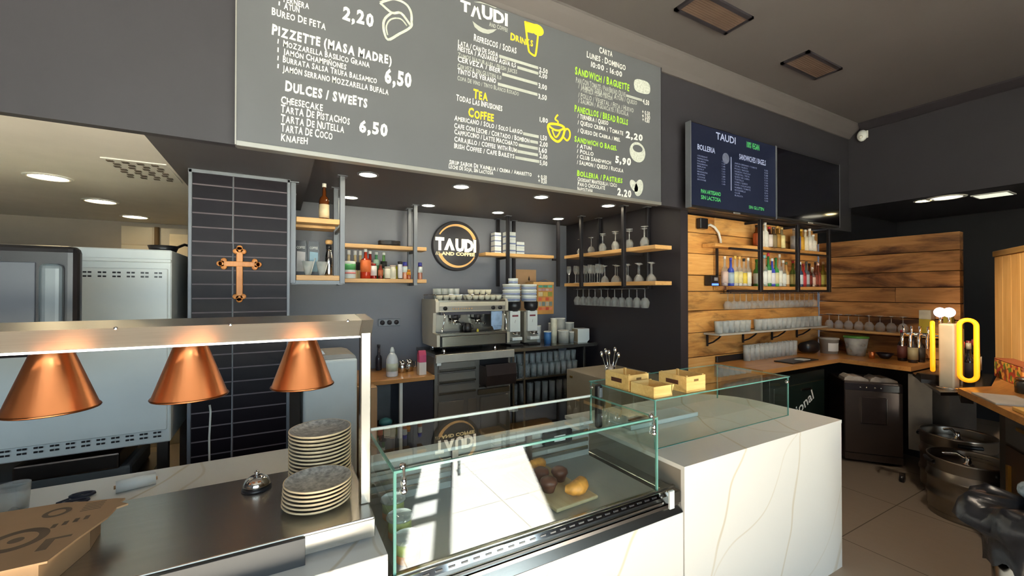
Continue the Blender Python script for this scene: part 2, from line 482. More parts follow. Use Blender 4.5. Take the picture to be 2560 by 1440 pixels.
# rustic plank walls of the bar corner, each board a strip of its own thickness
def planks(name, cuts, u0, u1, axis, face, back, m, seed):
    rnd = random.Random(seed); b = MB()
    for z0, z1 in zip(cuts, cuts[1:]):
        u = u0
        js = sorted(rnd.uniform(u0 + .4, u1 - .4) for _ in range(1 if rnd.random() < .45 else 0))
        for e in js + [u1]:
            if e - u < .25: continue
            t = rnd.uniform(0, .014)
            if axis == 'x': b.box(u + .002, e - .002, face + t, back, z0 + .003, z1 - .003, .003, 1)
            else: b.box(face + t, back, u + .002, e - .002, z0 + .003, z1 - .003, .003, 1)
            u = e
    return struct(name, b, m)
planks('wall_bar', [0, .3, .55, .80, 1.07, 1.305, 1.514, 1.70, 1.854, 2.06, 2.26, 2.43], 3.32, 5.72, 'x', 2.65, 2.73, M_plank, 3)
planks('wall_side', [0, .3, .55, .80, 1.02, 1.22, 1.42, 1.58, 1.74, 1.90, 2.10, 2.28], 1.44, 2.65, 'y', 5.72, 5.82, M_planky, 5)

# tiled pillar
M_tile = tilemat('black_glazed_tile', '#1c161c', '#6d656a', .32, .0875, ox=.249, oz=.007, rough=.34, mortar=.0045, spec=.12)
pil = struct('column', MB().box(-.470, .062, 3.18, 3.95, 0, 2.445), M_tile)
e_ = MB()
for x in (-.478, .050): e_.box(x, x + .020, 3.172, 3.20, 0, 2.445, .003, 1)
e_.box(-.478, .070, 3.172, 3.20, 2.425, 2.445)
e_.build('edge_trim', M_pipe, pil)
MB().tube([(-.250, 3.178, 2.43), (-.252, 3.176, 2.02), (-.247, 3.176, 1.98), (-.252, 3.176, 1.90), (-.250, 3.176, 1.2), (-.255, 3.177, .3)], .0035, 6).build('cable', M_pipe, pil)
MB().tube([(-.365, 3.172, 1.00), (-.360, 3.170, .96), (-.366, 3.170, .80), (-.362, 3.172, .3)], .006, 6).build('cable', M_whitep, pil)

# street front behind the viewer: one low band window, a sidelight and a glazed door
Y0, Y1 = FAC-.15, FAC
w = MB()
w.box(-3.2, -2.4, Y0, Y1, 0, 3.74).box(-2.4, 1.3, Y0, Y1, 0, .95).box(-2.4, 1.3, Y0, Y1, 3.15, 3.74)
w.box(1.3, 1.74, Y0, Y1, 0, 3.74).box(1.74, 2.93, Y0, Y1, 2.62, 3.74).box(1.99, 2.06, Y0, Y1, 0, 2.62).box(2.93, 8.2, Y0, Y1, 0, 3.74)
struct('wall_street', w, M_wall)
f = MB()
for x in (-2.4, -1.2, 0.02, 1.26): f.box(x, x + .04, Y0 + .04, Y0 + .09, .95, 3.15)
f.box(-2.4, 1.3, Y0 + .04, Y0 + .09, .95, .99).box(-2.4, 1.3, Y0 + .04, Y0 + .09, 3.11, 3.15)
wf = struct('window_1', f, M_bmetal)
MB().box(-2.36, 1.26, Y0 + .06, Y0 + .066, .99, 3.11).build('glass', M_glass, wf)
f = MB().box(1.74, 1.755, Y0 + .04, Y0 + .09, 0, 2.62).box(1.975, 1.99, Y0 + .04, Y0 + .09, 0, 2.62)
f.box(1.755, 1.975, Y0 + .04, Y0 + .09, 1.79, 1.84).box(1.755, 1.975, Y0 + .04, Y0 + .09, 2.07, 2.12)
wf = struct('window_2', f, M_bmetal)
MB().box(1.755, 1.975, Y0 + .06, Y0 + .066, 0, 1.79).build('glass', M_glass, wf)
MB().box(1.755, 1.975, Y0 + .06, Y0 + .066, 1.84, 2.07).build('frosted_strip', M_frost, wf)
MB().box(1.755, 1.975, Y0 + .06, Y0 + .066, 2.12, 2.62).build('glass', M_glass, wf)
f = MB().box(2.06, 2.075, Y0 + .04, Y0 + .09, 0, 2.62).box(2.915, 2.93, Y0 + .04, Y0 + .09, 0, 2.62).box(2.075, 2.915, Y0 + .04, Y0 + .09, 2.59, 2.62)
df = struct('door_1', f, M_bmetal)
MB().box(2.075, 2.915, Y0 + .06, Y0 + .068, 0.01, 2.59).build('glass', M_glass, df)
MB().tube([(2.13, Y1 - .02, .8), (2.13, Y1 - .02, 1.5)], .014).tube([(2.13, Y1 - .02, .85), (2.13, Y0 + .068, .85)], .009).tube([(2.13, Y1 - .02, 1.45), (2.13, Y0 + .068, 1.45)], .009).build('pull_handle', M_chrome, df)

# kitchen wall tiling behind the oven
struct('trim_3', MB().box(-1.46, -.60, 5.93, 5.95, 0, 2.40), M_kwall)

# ------------------------------------------------------------------ recessed lights
def downlight(name, label, loc, r, m, group, ring=M_nook, power=0, col=(1, .86, .62)):
    t = T(name, label, 'ceiling light', loc, 0, group)
    MB().shell([(r*1.28, 0), (r*1.25, -.006), (r*1.02, -.008), (r, -.002), (r, 0.0)], n=28).build('ring', ring, t)
    MB().lathe([(r*.99, -.004), (r*.99, -.001)], n=28).build('diffuser', m, t)
    if power:
        l = bpy.data.lights.new('lamp_light', 'SPOT'); l.energy = power; l.color = col; l.shadow_soft_size = r*.9; l.spot_size = R(135); l.spot_blend = .8
        o = bpy.data.objects.new('lamp_light', l); COL.objects.link(o); o.parent = t; o.location = (0, 0, -.02)
    return t
names = ['nearest the pillar', 'second from the pillar', 'third from the pillar', 'farthest from the pillar']
for j, y in enumerate((3.10, 3.93)):
    for i, x in enumerate((.555, 1.263, 2.016, 2.787)):
        downlight('downlight', ('round downlight in the %s row of the dark nook ceiling, %s' % (('front', 'back')[j], names[i])), (x, y, 2.53), .058, M_lamp, 'downlights over the coffee counter', M_pipe, 5)
for i, (x, y) in enumerate(((-1.31, 3.86), (-1.284, 4.69), (-1.25, 5.50))):
    downlight('ceiling_downlight', '%s round light in the white kitchen ceiling' % ('nearest', 'middle', 'farthest')[i], (x, y, 2.445), .092, M_lampk, 'kitchen ceiling lights', M_whitep, 4, (1, .86, .64))
for i, (x, y, rr) in enumerate(((6.51, 1.93, .07), (6.50, 1.74, .13))):
    downlight('ceiling_lamp', ('small', 'large')[i] + ' round lamp on the low ceiling beyond the right soffit', (x, y, 2.745), rr, emis('low_ceiling_lamp', ('#ffe9a8', '#f4ecd2')[i], (30, 3)[i]), None, M_whitep)
t = T('ceiling_panel_lamp', 'square pale lamp on the low ceiling beyond the round lamps', 'ceiling light', (6.74, 1.44, 2.745))
MB().box(-.14, .14, -.14, .14, -.012, 0, .003, 1).build('frame', M_whitep, t)
MB().box(-.12, .12, -.12, .12, -.014, -.010).build('diffuser', emis('panel_lamp', '#d9dcc8', 1.2), t)

# two square grilles in the grey ceiling
def grille(label, x0, x1, y0, y1):
    t = T('ceiling_grille', label, 'air vent', ((x0+x1)/2, (y0+y1)/2, 3.74), 0, 'square ceiling grilles')
    a, b = (x1-x0)/2, (y1-y0)/2
    MB().box(-a, a, -b, -b+.03, -.018, 0).box(-a, a, b-.03, b, -.018, 0).box(-a, -a+.03, -b, b, -.018, 0).box(a-.03, a, -b, b, -.018, 0).build('frame', M_wall2, t)
    s = MB()
    for k in range(9):
        y = -b + .04 + (2*b-.08)*k/8
        s.box(-a+.03, a-.03, y-.008, y+.008, -.014, -.004)
    s.build('slats', mat('bronze_slat', '#6d5a50', .5, .3), t)
    MB().box(-a+.03, a-.03, -b+.03, b-.03, -.003, 0).build('backing', M_wall2, t)
    return t
grille('larger square ceiling grille nearer the menu board', 2.49, 3.08, 1.845, 2.075)
grille('smaller square ceiling grille nearer the corner', 3.91, 4.49, 1.875, 2.105)
# perforated diffuser in the kitchen ceiling
t = T('ceiling_diffuser', 'grey egg-crate air vent in the white kitchen ceiling beside the pillar', 'air vent', (-.72, 3.38, 2.445))
MB().box(-.145, .145, -.24, .24, -.006, 0).build('frame', M_whitep, t)
s = MB()
for i in range(7):
    for j in range(4):
        s.box(-.128 + .066*j + (.014 if i % 2 else 0), -.128 + .066*j + .030 + (.014 if i % 2 else 0), -.215 + .063*i, -.215 + .063*i + .032, -.010, -.005)
s.build('openings', mat('vent_opening', '#4f463c', .8), t)
# alarm sensor on the corner
t = T('motion_sensor', 'white teardrop alarm sensor high in the corner of the right soffit', 'sensor', (6.24, 2.39, 3.60), R(0))
MB().box(-.012, 0, -.045, .045, -.04, .05, .004, 1).build('wall_plate', M_whitep, t)
MB().sphere((-.045, 0, -.01), .055, 16, 10, (.75, .95, 1.25)).build('housing', M_white, t)
MB().sphere((-.075, 0, -.03), .022, 10, 6).build('lens', M_whitep, t)

# ------------------------------------------------------------------ kitchen behind the pass
t = T('oven', 'white back of a big oven with slotted vents behind the pass', 'oven', (0, 0, 0))
MB().box(-1.75, -.545, 3.12, 3.85, .825, 1.94, .006, 1).build('body', M_cool, t)
MB().box(-1.73, -.56, 3.106, 3.12, .90, 1.83, .004, 1).build('back_panel', M_cool, t)
MB().box(-1.75, -.545, 3.100, 3.122, 1.865, 1.885, .003, 1).build('fold', M_cool, t)
for zz, n in ((1.80, 2), (.885, 2)):
    s = MB()
    for r_ in range(2):
        for k in range(56):
            x = -1.70 + k*.0200
            if k % 3 == 2: continue
            s.box(x, x + .014, 3.1030, 3.1075, zz - r_*.022, zz - r_*.022 + .009)
    s.build('vent_slots', M_bplast, t)
for x in (-1.72, -.61):
    for y in (3.14, 3.79): MB().box(x, x + .05, y, y + .05, 0, .825).build('leg', M_steeld, t)
MB().box(-1.2, -.78, 3.16, 3.6, .70, .79, .01).build('base_tray', M_steeld, t)
thing('sticker', MB().box(-.014, .016, -.001, .001, -.045, .03), mat('yellow_sticker', '#e0b21c', .6), 'yellow sticker on the white oven back behind the copper lamps', 'sticker', (-.905, 3.104, 1.46))
thing('storage_crate', MB().box(-.44, .40, -.2, .25, 0, .105, .02), mat('grey_crate', '#6f7274', .5), 'long grey tray on the low shelf under the white oven', 'tray', (-1.15, 3.45, .581))
t = T('shelf_stand', 'low steel shelf standing under the white oven', 'shelf', (0, 0, 0))
MB().box(-1.64, -.68, 3.22, 3.78, .55, .58).build('board', M_steeld, t)
for x in (-1.63, -.72):
    for y in (3.24, 3.73): MB().box(x, x + .03, y, y + .03, 0, .55).build('leg', M_steeld, t)
# cable and pan on top of the oven
t = T('frying_pan', 'black pan lying on top of the white oven', 'pan', (-.635, 3.40, 1.941))
MB().shell([(.0, .004), (.060, .004), (.075, .045), (.079, .045), (.063, 0), (0, 0)], n=20).build('bowl', M_bplast, t)
MB().tube([(.05, .10, .045), (.08, .17, .075), (.10, .22, .07)], .009).build('handle', M_bplast, t)
# order screen on a ceiling pole
t = T('order_screen', 'black kitchen order screen with rounded corner hanging in front of the white oven', 'screen', (-1.18, 2.52, 1.66))
MB().box(-.45, .425, -.03, .05, -.235, .235, .03, 3).build('housing', M_bplast, t)
MB().box(-.42, .30, -.036, -.028, -.20, .16, .002, 1).build('panel', mat('slate_panel', '#4c525c', .35, var=.05), t)
MB().box(.315, .385, -.052, -.028, -.215, .155, .02, 3).build('grip', mat('slate_bar', '#6d7880', .35), t)
MB().box(-.42, .20, -.034, -.028, .17, .18).build('seam', M_pipe, t)
MB().cyl(-.2, .06, .2, .785, .02).build('pole', M_bmetal, t)
# pipe, switch and basin-like things on the kitchen wall
thing('wall_pipe', MB().tube([(0, 0, .45), (0, 0, 0), (-.02, 0, -.1)], .022), mat('brass_pipe', '#6d5a40', .5), 'brown pipe running down the tiled kitchen wall', 'pipe', (-1.16, 5.90, 1.95))
t = T('wall_tap', 'small tap on the tiled kitchen wall over the oven', 'tap', (-1.32, 5.93, 2.0))
MB().tube([(0, 0, 0), (0, -.08, 0), (.10, -.10, 0), (.10, -.10, -.06)], .014).build('spout', M_steeld, t)
MB().cyl(0, -.05, 0, .05, .012).build('handle', M_steeld, t)
thing('wall_cabinet', MB().box(0, .30, -.10, 0, -.30, .28, .006), mat('cream_box', '#c9b99a', .5), 'cream box on the kitchen wall next to the pipe', 'cabinet', (-1.04, 5.93, 2.05))
thing('range_hood', MB().box(-1.7, .0, -.3, .3, 0, .10, .01), M_steeld, 'dark steel hood edge on the kitchen wall above the order screen', 'hood', (-1.60, 5.62, 2.0))

# ================================================================== FRONT COUNTERS
t = T('serving_counter', 'cream veined marble counter under the copper heat lamps', 'counter', (0, 0, 0))
MB().box(-1.9, .294, 1.300, 2.42, .885, .905, .002, 1).build('worktop', M_marble, t)
MB().box(-1.9, .294, 1.302, 1.322, 0, .885).build('front_panel', M_marble, t)
MB().box(.274, .294, 1.322, 2.42, 0, .885).build('side_panel', M_marble, t)
MB().box(-1.9, .274, 2.38, 2.41, .1, .885).build('back_panel', M_wall2, t)

# marble end block with a rounded rear corner
def block_outline(i=0.0):
    p = [(1.61+i, 1.29+i), (3.05-i, 1.29+i)]
    cx, cy, r = 2.65, 1.80, .40 - i
    for k in range(9):
        a = PI/2*k/8; p.append((cx + r*math.cos(a), cy + r*math.sin(a)))
    return p + [(1.61+i, 2.20-i)]
t = T('counter_block', 'cream marble counter block with gold veins and a rounded rear corner', 'counter', (0, 0, 0))
MB().prism(block_outline(), 'z', .885, .905).build('worktop', M_marble, t)
MB().box(1.612, 3.05, 1.292, 1.312, 0, .885).build('front_panel', M_marble, t)
MB().box(1.612, 1.632, 1.312, 2.19, 0, .885).build('side_panel', mat('taupe_panel', '#8f867a', .35, var=.05), t)
MB().prism([(3.03, 1.312), (3.05, 1.312)] + block_outline(0)[2:11] + [(x, y) for x, y in block_outline(.02)[2:11][::-1]], 'z', 0, .885).build('end_panel', M_marble, t)

# refrigerated display case
t = T('display_case', 'low glass pastry case with a steel sill between the two marble counters', 'display case', (0, 0, 0))
MB().box(.31, 1.605, 1.295, 1.312, 0, .70).build('front_panel', M_marble, t)
MB().box(.33, 1.60, 1.312, 1.88, .55, .745).build('body', M_steeld, t)
b = MB().prism([(1.352, .745), (1.352, .806), (1.338, .806), (1.335, .770), (1.295, .702), (1.312, .702), (1.312, .745)], 'x', .312, 1.605)
b.build('front_sill', M_steel, t)
MB().prism([(1.330, .778), (1.336, .800), (1.326, .800), (1.318, .780)], 'x', .32, 1.53).build('chrome_rail', M_chrome, t)
s = MB()
for k in range(26): s.box(.36 + k*.045, .36 + k*.045 + .024, 1.3195, 1.3235, .7865, .7925)
s.build('rail_slots', M_bplast, t)
MB().box(.32, 1.50, 1.312, 1.318, .756, .764).build('lower_rail', M_chrome, t)
MB().box(1.53, 1.60, 1.300, 1.88, .745, .80, .003, 1).build('end_ledge', M_steel, t)
MB().box(1.515, 1.545, 1.290, 1.302, .735, .815, .002, 1).build('end_cap', M_cool, t)
MB().box(.33, 1.50, 1.352, 1.84, .745, .798).build('deck', mat('case_deck', '#a5a39d', .4, .2, var=.05), t)
MB().box(.33, 1.51, 1.84, 1.862, .745, .985).build('rear_panel', mat('case_rear', '#a9a8a1', .4, .1, var=.05), t)
MB().box(.33, 1.51, 1.80, 1.885, .978, .994, .003, 1).build('rear_rail', M_cool, t)
s = MB()
for z in (.83, .875, .92): s.box(.34, 1.50, 1.828, 1.840, z, z + .022, .004, 1)
s.build('rear_slats', M_steel, t)
s = MB()
for x in (.70, 1.10): s.box(x, x + .03, 1.822, 1.84, .80, .975)
s.build('door_stile', M_steeld, t)
MB().box(1.20, 1.38, 1.815, 1.84, .90, .965, .004, 1).build('control_box', M_bplast, t)
MB().box(1.26, 1.33, 1.811, 1.816, .915, .945).build('display', M_cool, t)
# glass walls of the case
MB().box(.322, 1.500, 1.346, 1.352, .806, 1.130).build('front_glass', M_glass, t)
MB().box(.322, 1.500, 1.353, 1.810, 1.124, 1.130).build('top_glass', M_glass, t)
MB().box(.322, .328, 1.353, 1.81, .80, 1.123).build('side_glass', M_glass, t)
MB().box(1.494, 1.500, 1.353, 1.81, .80, 1.123).build('side_glass', M_glass, t)
g = MB()
g.box(.321, 1.501, 1.3445, 1.3535, 1.1235, 1.1315).box(.321, .329, 1.353, 1.81, 1.1235, 1.1315).box(1.493, 1.501, 1.353, 1.81, 1.1235, 1.1315)
g.box(.3205, .3295, 1.3445, 1.3535, .806, 1.1235).box(1.4925, 1.5015, 1.3445, 1.3535, .806, 1.1235).box(1.493, 1.501, 1.803, 1.811, .99, 1.1235).box(.321, .329, 1.803, 1.811, .99, 1.1235)
g.build('glass_edges', M_gedge, t)
MB().box(.321, 1.501, 1.805, 1.815, 1.122, 1.133).build('edge_glint_strip', M_white, t)  # white strip paints the light caught along the rear glass edge
def clamp(x, s_):
    c = MB().cyl(x, 1.340, 1.075, 1.112, .008, n=12).sphere((x, 1.340, 1.066), .012, 12, 8).sphere((x, 1.356, 1.138), .012, 12, 8)
    c.tube([(x, 1.340, 1.112), (x, 1.342, 1.136), (x, 1.356, 1.138)], .005)
    c.build('corner_clamp', M_chrome, t)
clamp(.352, 1); clamp(1.470, -1)

# pastry board and pastries
thing('serving_board', MB().box(-.115, .115, -.20, .20, 0, .016, .006, 2), woodmat('pale_board', ('#b39a72', '#cbb389', '#d8c49c'), 'Y', 2, .5, island=.05), 'pale wooden board of pastries inside the glass case', 'board', (1.095, 1.615, .799), (0, 0, R(3)))
def croissant(m, name, label, cat, x, y, rz, k=1.0):
    pts = []; rr = []
    for i in range(15):
        a = -1.35 + 2.7*i/14
        pts.append((.045*k*math.sin(a)*1.15, .045*k*(1-math.cos(a))*.9, .031*k)); rr.append((.009 + .019*math.cos(a*1.05)**1.0)*k*(1 + .10*(i % 2)))
    rr = [max(.005, v) for v in rr]
    return thing(name, MB().tube(pts, rr, 12), m, label, cat, (x, y, .8155), (0, 0, rz))
M_crois = mat('golden_crust', '#e09a45', .45, var=.3, scale=30)
croissant(M_crois, 'croissant', 'golden croissant at the front corner of the pastry board', 'pastry', 1.150, 1.465, .4, 1.15)
croissant(M_crois, 'croissant', 'golden croissant at the back of the pastry board', 'pastry', 1.10, 1.735, .2, 1.15)
M_choc = mat('chocolate_crust', '#6b3f2e', .4, var=.3, scale=30)
for i, (x, y) in enumerate(((1.075, 1.655), (1.155, 1.62), (1.05, 1.555))):
    thing('muffin', MB().lathe([(.024, 0), (.034, .030), (.040, .038), (.036, .052), (.020, .062), (.001, .065)], n=18), M_choc,
          ('dark muffin behind two others on the pastry board, nearest the sun glare', 'dark muffin directly behind the front croissant on the pastry board', 'dark muffin nearest the front glass on the pastry board')[i], 'pastry', (x, y, .8155))
# lidded jars at the left end of the case
for i, y in enumerate((1.415, 1.560, 1.705)):
    t = T('jar', ('front jar of orange and green filling beside the glass side of the pastry case', 'middle lidded jar beside the glass side of the pastry case', 'rear lidded jar beside the glass side of the pastry case')[i], 'jar', (.385 + .010*i, y, .799), 0, 'jars in the glass case')
    MB().lathe([(.038, 0), (.042, .006), (.042, .030)], n=20).build('filling', mat('orange_filling', '#d88a4a', .5, var=.2, scale=20), t)
    MB().lathe([(.042, .030), (.042, .062), (.036, .068)], n=20).build('body', mat('green_filling', '#a8b06a', .5, var=.25, scale=25), t)
    MB().lathe([(.0, .069), (.048, .069), (.050, .073), (.046, .080), (.0, .084)][1:4], n=20).build('lid', M_frost, t)

# small glass case on the block
t = T('glass_display_box', 'empty low glass box on the marble block carrying the wooden crates', 'display case', (0, 0, 0))
zb, zt = .9055, 1.150
MB().box(1.655, 2.860, 1.500, 1.505, zb, zt).build('front_glass', M_glass, t)
MB().box(2.855, 2.860, 1.506, 1.995, zb, zt).build('side_glass', M_glass, t)
MB().box(1.655, 1.660, 1.506, 1.995, zb, zt).build('side_glass', M_glass, t)
MB().box(1.655, 2.860, 1.996, 2.001, zb, zt).build('back_glass', M_glass, t)
MB().box(1.650, 2.865, 1.496, 2.005, zt + .0005, zt + .006).build('top_glass', M_glass, t)
g = MB()
for x in (1.6545, 2.8545):
    for y in (1.499, 1.995): g.box(x, x + .006, y, y + .007, zb, zt)
g.box(1.649, 2.866, 1.494, 1.4965, zt, zt + .0065).box(1.649, 2.866, 2.0045, 2.007, zt, zt + .0065).box(1.648, 1.6505, 1.4965, 2.0045, zt, zt + .0065).box(2.8645, 2.867, 1.4965, 2.0045, zt, zt + .0065)
g.box(1.655, 2.86, 1.4985, 1.5065, zb, zb + .002)
g.build('glass_edges', M_gedge, t)
c = MB()
for x, y in ((1.66, 1.994), (2.853, 1.506)): c.sphere((x, y, zt - .03), .012, 10, 6)
c.build('corner_clips', M_chrome, t)
t = T('serving_tray', 'shallow white tray lying in the back of the small glass box', 'tray', (2.06, 1.86, .9065))
MB().box(-.30, .28, -.08, .10, 0, .012, .004, 1).build('base', M_cool, t)
MB().box(-.30, .28, -.09, -.08, 0, .026, .003, 1).build('lip', M_white, t)
thing('pen', MB().tube([(-.09, -.01, 0), (.09, .01, 0)], .007, 8), M_bplast, 'black pen lying on the white tray in the small glass box', 'pen', (1.93, 1.88, .9265))

# black rounded stand between the two glass cases
t = T('bottle_stopper_stand', 'black rounded upright holder standing between the two glass cases', 'holder', (1.632, 1.90, .9055))
MB().box(-.021, .021, -.02, .02, 0, .255, .018, 4).build('body', M_bplast, t)
MB().box(-.012, .012, -.024, -.018, .18, .235, .004, 2).build('grip', M_pipe, t)

# wooden crates on the small glass box
def crate(label, x0, x1, y0, y1, h, tag_, flare=0):
    cx, cy = (x0+x1)/2, (y0+y1)/2; a, b_ = (x1-x0)/2, (y1-y0)/2; k = .007
    t = T('wooden_crate', label, 'crate', (cx, cy, 1.1572), 0, 'small wooden crates on the glass box')
    MB().box(-a, a, -b_, b_, 0, k).build('bottom', M_crate, t)
    for s_ in (-1, 1):
        MB().box(s_*a - (k if s_ > 0 else 0), s_*a + (0 if s_ > 0 else k), -b_, b_, k, h, .001, 1).build('end_panel', M_crate, t)
        if flare: MB().prism([(-a+k, k), (a-k, k), (a - k + flare, h), (-a + k, h)], 'y', s_*b_ - (k if s_ > 0 else 0), s_*b_ + (0 if s_ > 0 else k)).build('side_panel', M_crate, t)
        else: MB().box(-a+k, a-k, s_*b_ - (k if s_ > 0 else 0), s_*b_ + (0 if s_ > 0 else k), k, h, .001, 1).build('side_panel', M_crate, t)
    if tag_:
        MB().box(-a - .0015, -a, -.040, .042, h*.42, h*.68).build('name_plate', mat('dark_stamp', '#5a3524', .6), t)
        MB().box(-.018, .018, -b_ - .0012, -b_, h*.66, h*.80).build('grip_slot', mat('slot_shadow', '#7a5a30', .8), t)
        po = MB()
        for sx in (-1, 1):
            for sy in (-1, 1): po.box(sx*(a-k) - (.012 if sx > 0 else 0), sx*(a-k) + (0 if sx > 0 else .012), sy*(b_-k) - (.012 if sy > 0 else 0), sy*(b_-k) + (0 if sy > 0 else .012), k, h + .004)
        po.build('corner_post', M_crate, t)
    return t
crate('wooden crate with a dark plate under the cutlery pot, rearmost on the glass box', 1.662, 1.815, 1.690, 1.875, .085, True)
crate('open plain wooden tray at the front corner of the glass box', 1.660, 1.795, 1.512, 1.672, .058, False, .022)
crate('wooden crate with a dark plate, beside the plain open tray', 1.905, 2.060, 1.512, 1.700, .085, True)
t = T('cutlery_pot', 'steel pot of spoons behind the rear wooden crate on the glass box', 'pot', (1.765, 1.945, 1.1572))
MB().shell([(.026, .006), (.032, .095), (.034, .095), (.028, 0), (.0, 0)], n=18).build('pot', M_chrome, t)
for k, (a, l) in enumerate(((.3, .17), (1.4, .16), (2.6, .15), (3.8, .165), (5.0, .15))):
    dx, dy = math.cos(a)*.05, math.sin(a)*.05
    s = MB().tube([(dx*.2, dy*.2, .02), (dx, dy, l)], .003, 6)
    s.sphere((dx*1.08, dy*1.08, l + .012), .013, 8, 6, (.8, .8, 1.4))
    s.build('spoon', M_chrome, t)

# low cabinet against the dark partition
t = T('side_cabinet', 'taupe low cabinet with a brass lock against the dark partition', 'cabinet', (0, 0, 0))
MB().box(2.585, 3.19, 2.46, 3.50, 0, .905, .006, 2).build('body', mat('taupe_laminate', '#8d8475', .45, var=.05), t)
MB().box(2.576, 2.586, 3.40, 3.44, .83, .85, .002, 1).build('lock', mat('brass', '#7a5f2c', .4, .6), t)

# ------------------------------------------------------------------ heated pass
t = T('heated_pass', 'stainless heated pass with a post and lamp bar on the marble counter', 'food warmer', (0, 0, 0))
MB().box(-1.30, .273, 1.395, 1.920, .962, .980, .004, 2).build('deck', M_deckst, t)
MB().box(-1.30, .273, 1.393, 1.399, .918, .974, .001, 1).build('front_skirt', M_steel, t)
MB().box(.269, .275, 1.399, 1.920, .918, .974, .001, 1).build('side_skirt', M_steel, t)
MB().box(-1.28, .26, 1.41, 1.91, .925, .962).build('body', M_steeld, t)
for x, y in ((.225, 1.44), (.225, 1.87), (-1.25, 1.44), (-1.25, 1.87)): MB().cyl(x, y, .905, .925, .016, n=14).build('foot', M_bplast, t)
MB().box(.245, .279, 1.492, 1.530, .980, 1.600, .003, 1).build('post', M_steel, t)
MB().box(-1.29, -1.255, 1.492, 1.530, .980, 1.600, .003, 1).build('post', M_steel, t)
MB().prism([(1.620, 1.617), (1.462, 1.604), (1.524, 1.545), (1.530, 1.545), (1.500, 1.596), (1.62, 1.60)], 'x', -1.30, .244).build('lamp_bar', M_barst, t)
MB().prism([(1.620, 1.617), (1.462, 1.604), (1.500, 1.545), (1.62, 1.545)], 'x', .2445, .281).build('bar_end', M_steel, t)
MB().box(-1.30, .244, 1.5215, 1.5290, 1.5405, 1.5465).build('hem', M_chrome, t)
for x in (-.655, -.37, -.12, .20): MB().sphere((x, 1.463, 1.603), .005, 8, 6, (1, .6, 1)).build('screw', M_chrome, t)
for i, (x, w_) in enumerate(((-.533, 'copper heat lamp over the kraft bag, farthest from the steel post'), (-.232, 'middle copper heat lamp over the service bell'), (.075, 'copper heat lamp above the plate stacks, nearest the steel post'))):
    l = T('heat_lamp', w_, 'heat lamp', (x, 1.60, 1.382), 0, 'copper heat lamps on the pass')
    MB().shell([(.040, .160), (.0935, .004), (.0965, .002), (.0965, -.002), (.0915, .002), (.038, .156)], n=48).build('shade', M_copper, l)
    MB().lathe([(.040, .160), (.040, .166), (.028, .178), (.028, .215)], n=28).build('neck', M_copper, l)
    MB().shell([(.0965, .003), (.0985, .0), (.0965, -.003), (.0945, 0), (.0965, .003)], n=48).build('rim', mat('dark_copper', '#8a5433', .3, 1), l)
    MB().sphere((0, 0, .075), .035, 16, 10).build('bulb', M_whitep, l)

# stoneware plates
def plate_proto(r, label, loc, group):
    t = T('plate', label, 'plate', loc, 0, group)
    MB().shell([(.0, .0), (r*.62, .0), (r*.80, .006), (r*.985, .017), (r, .0195), (r*.99, .023), (r*.965, .0225)], n=48).build('body', M_plate, t)
    MB().shell([(r*.965, .0225), (r*.80, .0125), (r*.62, .007), (.0, .0065)], n=48).build('glazed_face', M_plateg, t)
    return t
def stack(r, x, y, n, pitch, drift, what, group):
    p = None
    for i in range(n):
        k = n - 1 - i
        lab = ('top plate' if k == 0 else 'bottom plate' if i == 0 else nth(k) + ' plate from the top') + what
        loc = (x + drift[0]*i/n, y + drift[1]*i/n, .9805 + i*pitch)
        if p is None: p = plate_proto(r, lab, loc, group)
        else: dup(p, loc, .7*i, lab, group)
stack(.108, .118, 1.572, 6, .0125, (.006, .006), ' of the low front stack on the steel pass', 'front stack of plates')
stack(.112, .147, 1.803, 13, .0138, (.0, .0), ' of the tall stack beside the steel post', 'tall stack of plates')

# service bell
t = T('service_bell', 'chrome service bell on the steel pass under the middle lamp', 'bell', (-.065, 1.80, .9805))
MB().lathe([(.048, 0), (.048, .006), (.044, .010)], n=28).build('base', M_bplast, t)
MB().lathe([(.044, .012), (.043, .022), (.036, .036), (.022, .045), (.008, .048)], n=28).build('dome', M_chrome, t)
MB().cyl(0, 0, .048, .056, .004, n=10).sphere((0, 0, .059), .009, 12, 8, (1, 1, .7)).build('button', M_chrome, t)

# printed kraft bag lying on the pass
t = T('paper_bag', 'printed brown kraft bag lying flat on the steel pass', 'bag', (0, 0, 0))
o1 = [(-1.15, 1.41), (-.475, 1.41), (-.452, 1.50), (-.420, 1.60), (-.415, 1.66), (-.392, 1.675), (-.418, 1.70), (-.41, 1.722), (-.435, 1.735), (-.50, 1.750), (-.56, 1.775), (-.70, 1.785), (-1.15, 1.80)]
MB().prism(o1, 'z', 1.056, 1.061).build('top_face', M_kraft, t)
MB().prism([(-1.13, 1.425), (-.495, 1.425), (-.455, 1.60), (-.46, 1.70), (-.52, 1.75), (-1.13, 1.785)], 'z', .9805, 1.056).build('body', M_kraft, t)
pr = MB()
def ring(cx, cy, r0, r1, rot=0, e=1):
    n = 32; v = []
    for r_ in (r0, r1):
        for i in range(n):
            a = 2*PI*i/n; v.append((cx + r_*math.cos(a), cy + r_*e*math.sin(a), 1.0615))
    pr.add(v, [(i, (i+1) % n, n + (i+1) % n, n + i) for i in range(n)])
ring(-.585, 1.565, .040, .060); ring(-.585, 1.565, .0, .015); ring(-.555, 1.705, .018, .030); ring(-.78, 1.60, .03, .05); ring(-.72, 1.46, .02, .035)
for k in range(4): pr.box(-.535 + k*.020, -.525 + k*.020, 1.600 + k*.006, 1.622 + k*.006, 1.061, 1.0615)
for k in range(5): pr.box(-.50, -.455, 1.68 + .012*k, 1.683 + .012*k, 1.061, 1.0615)
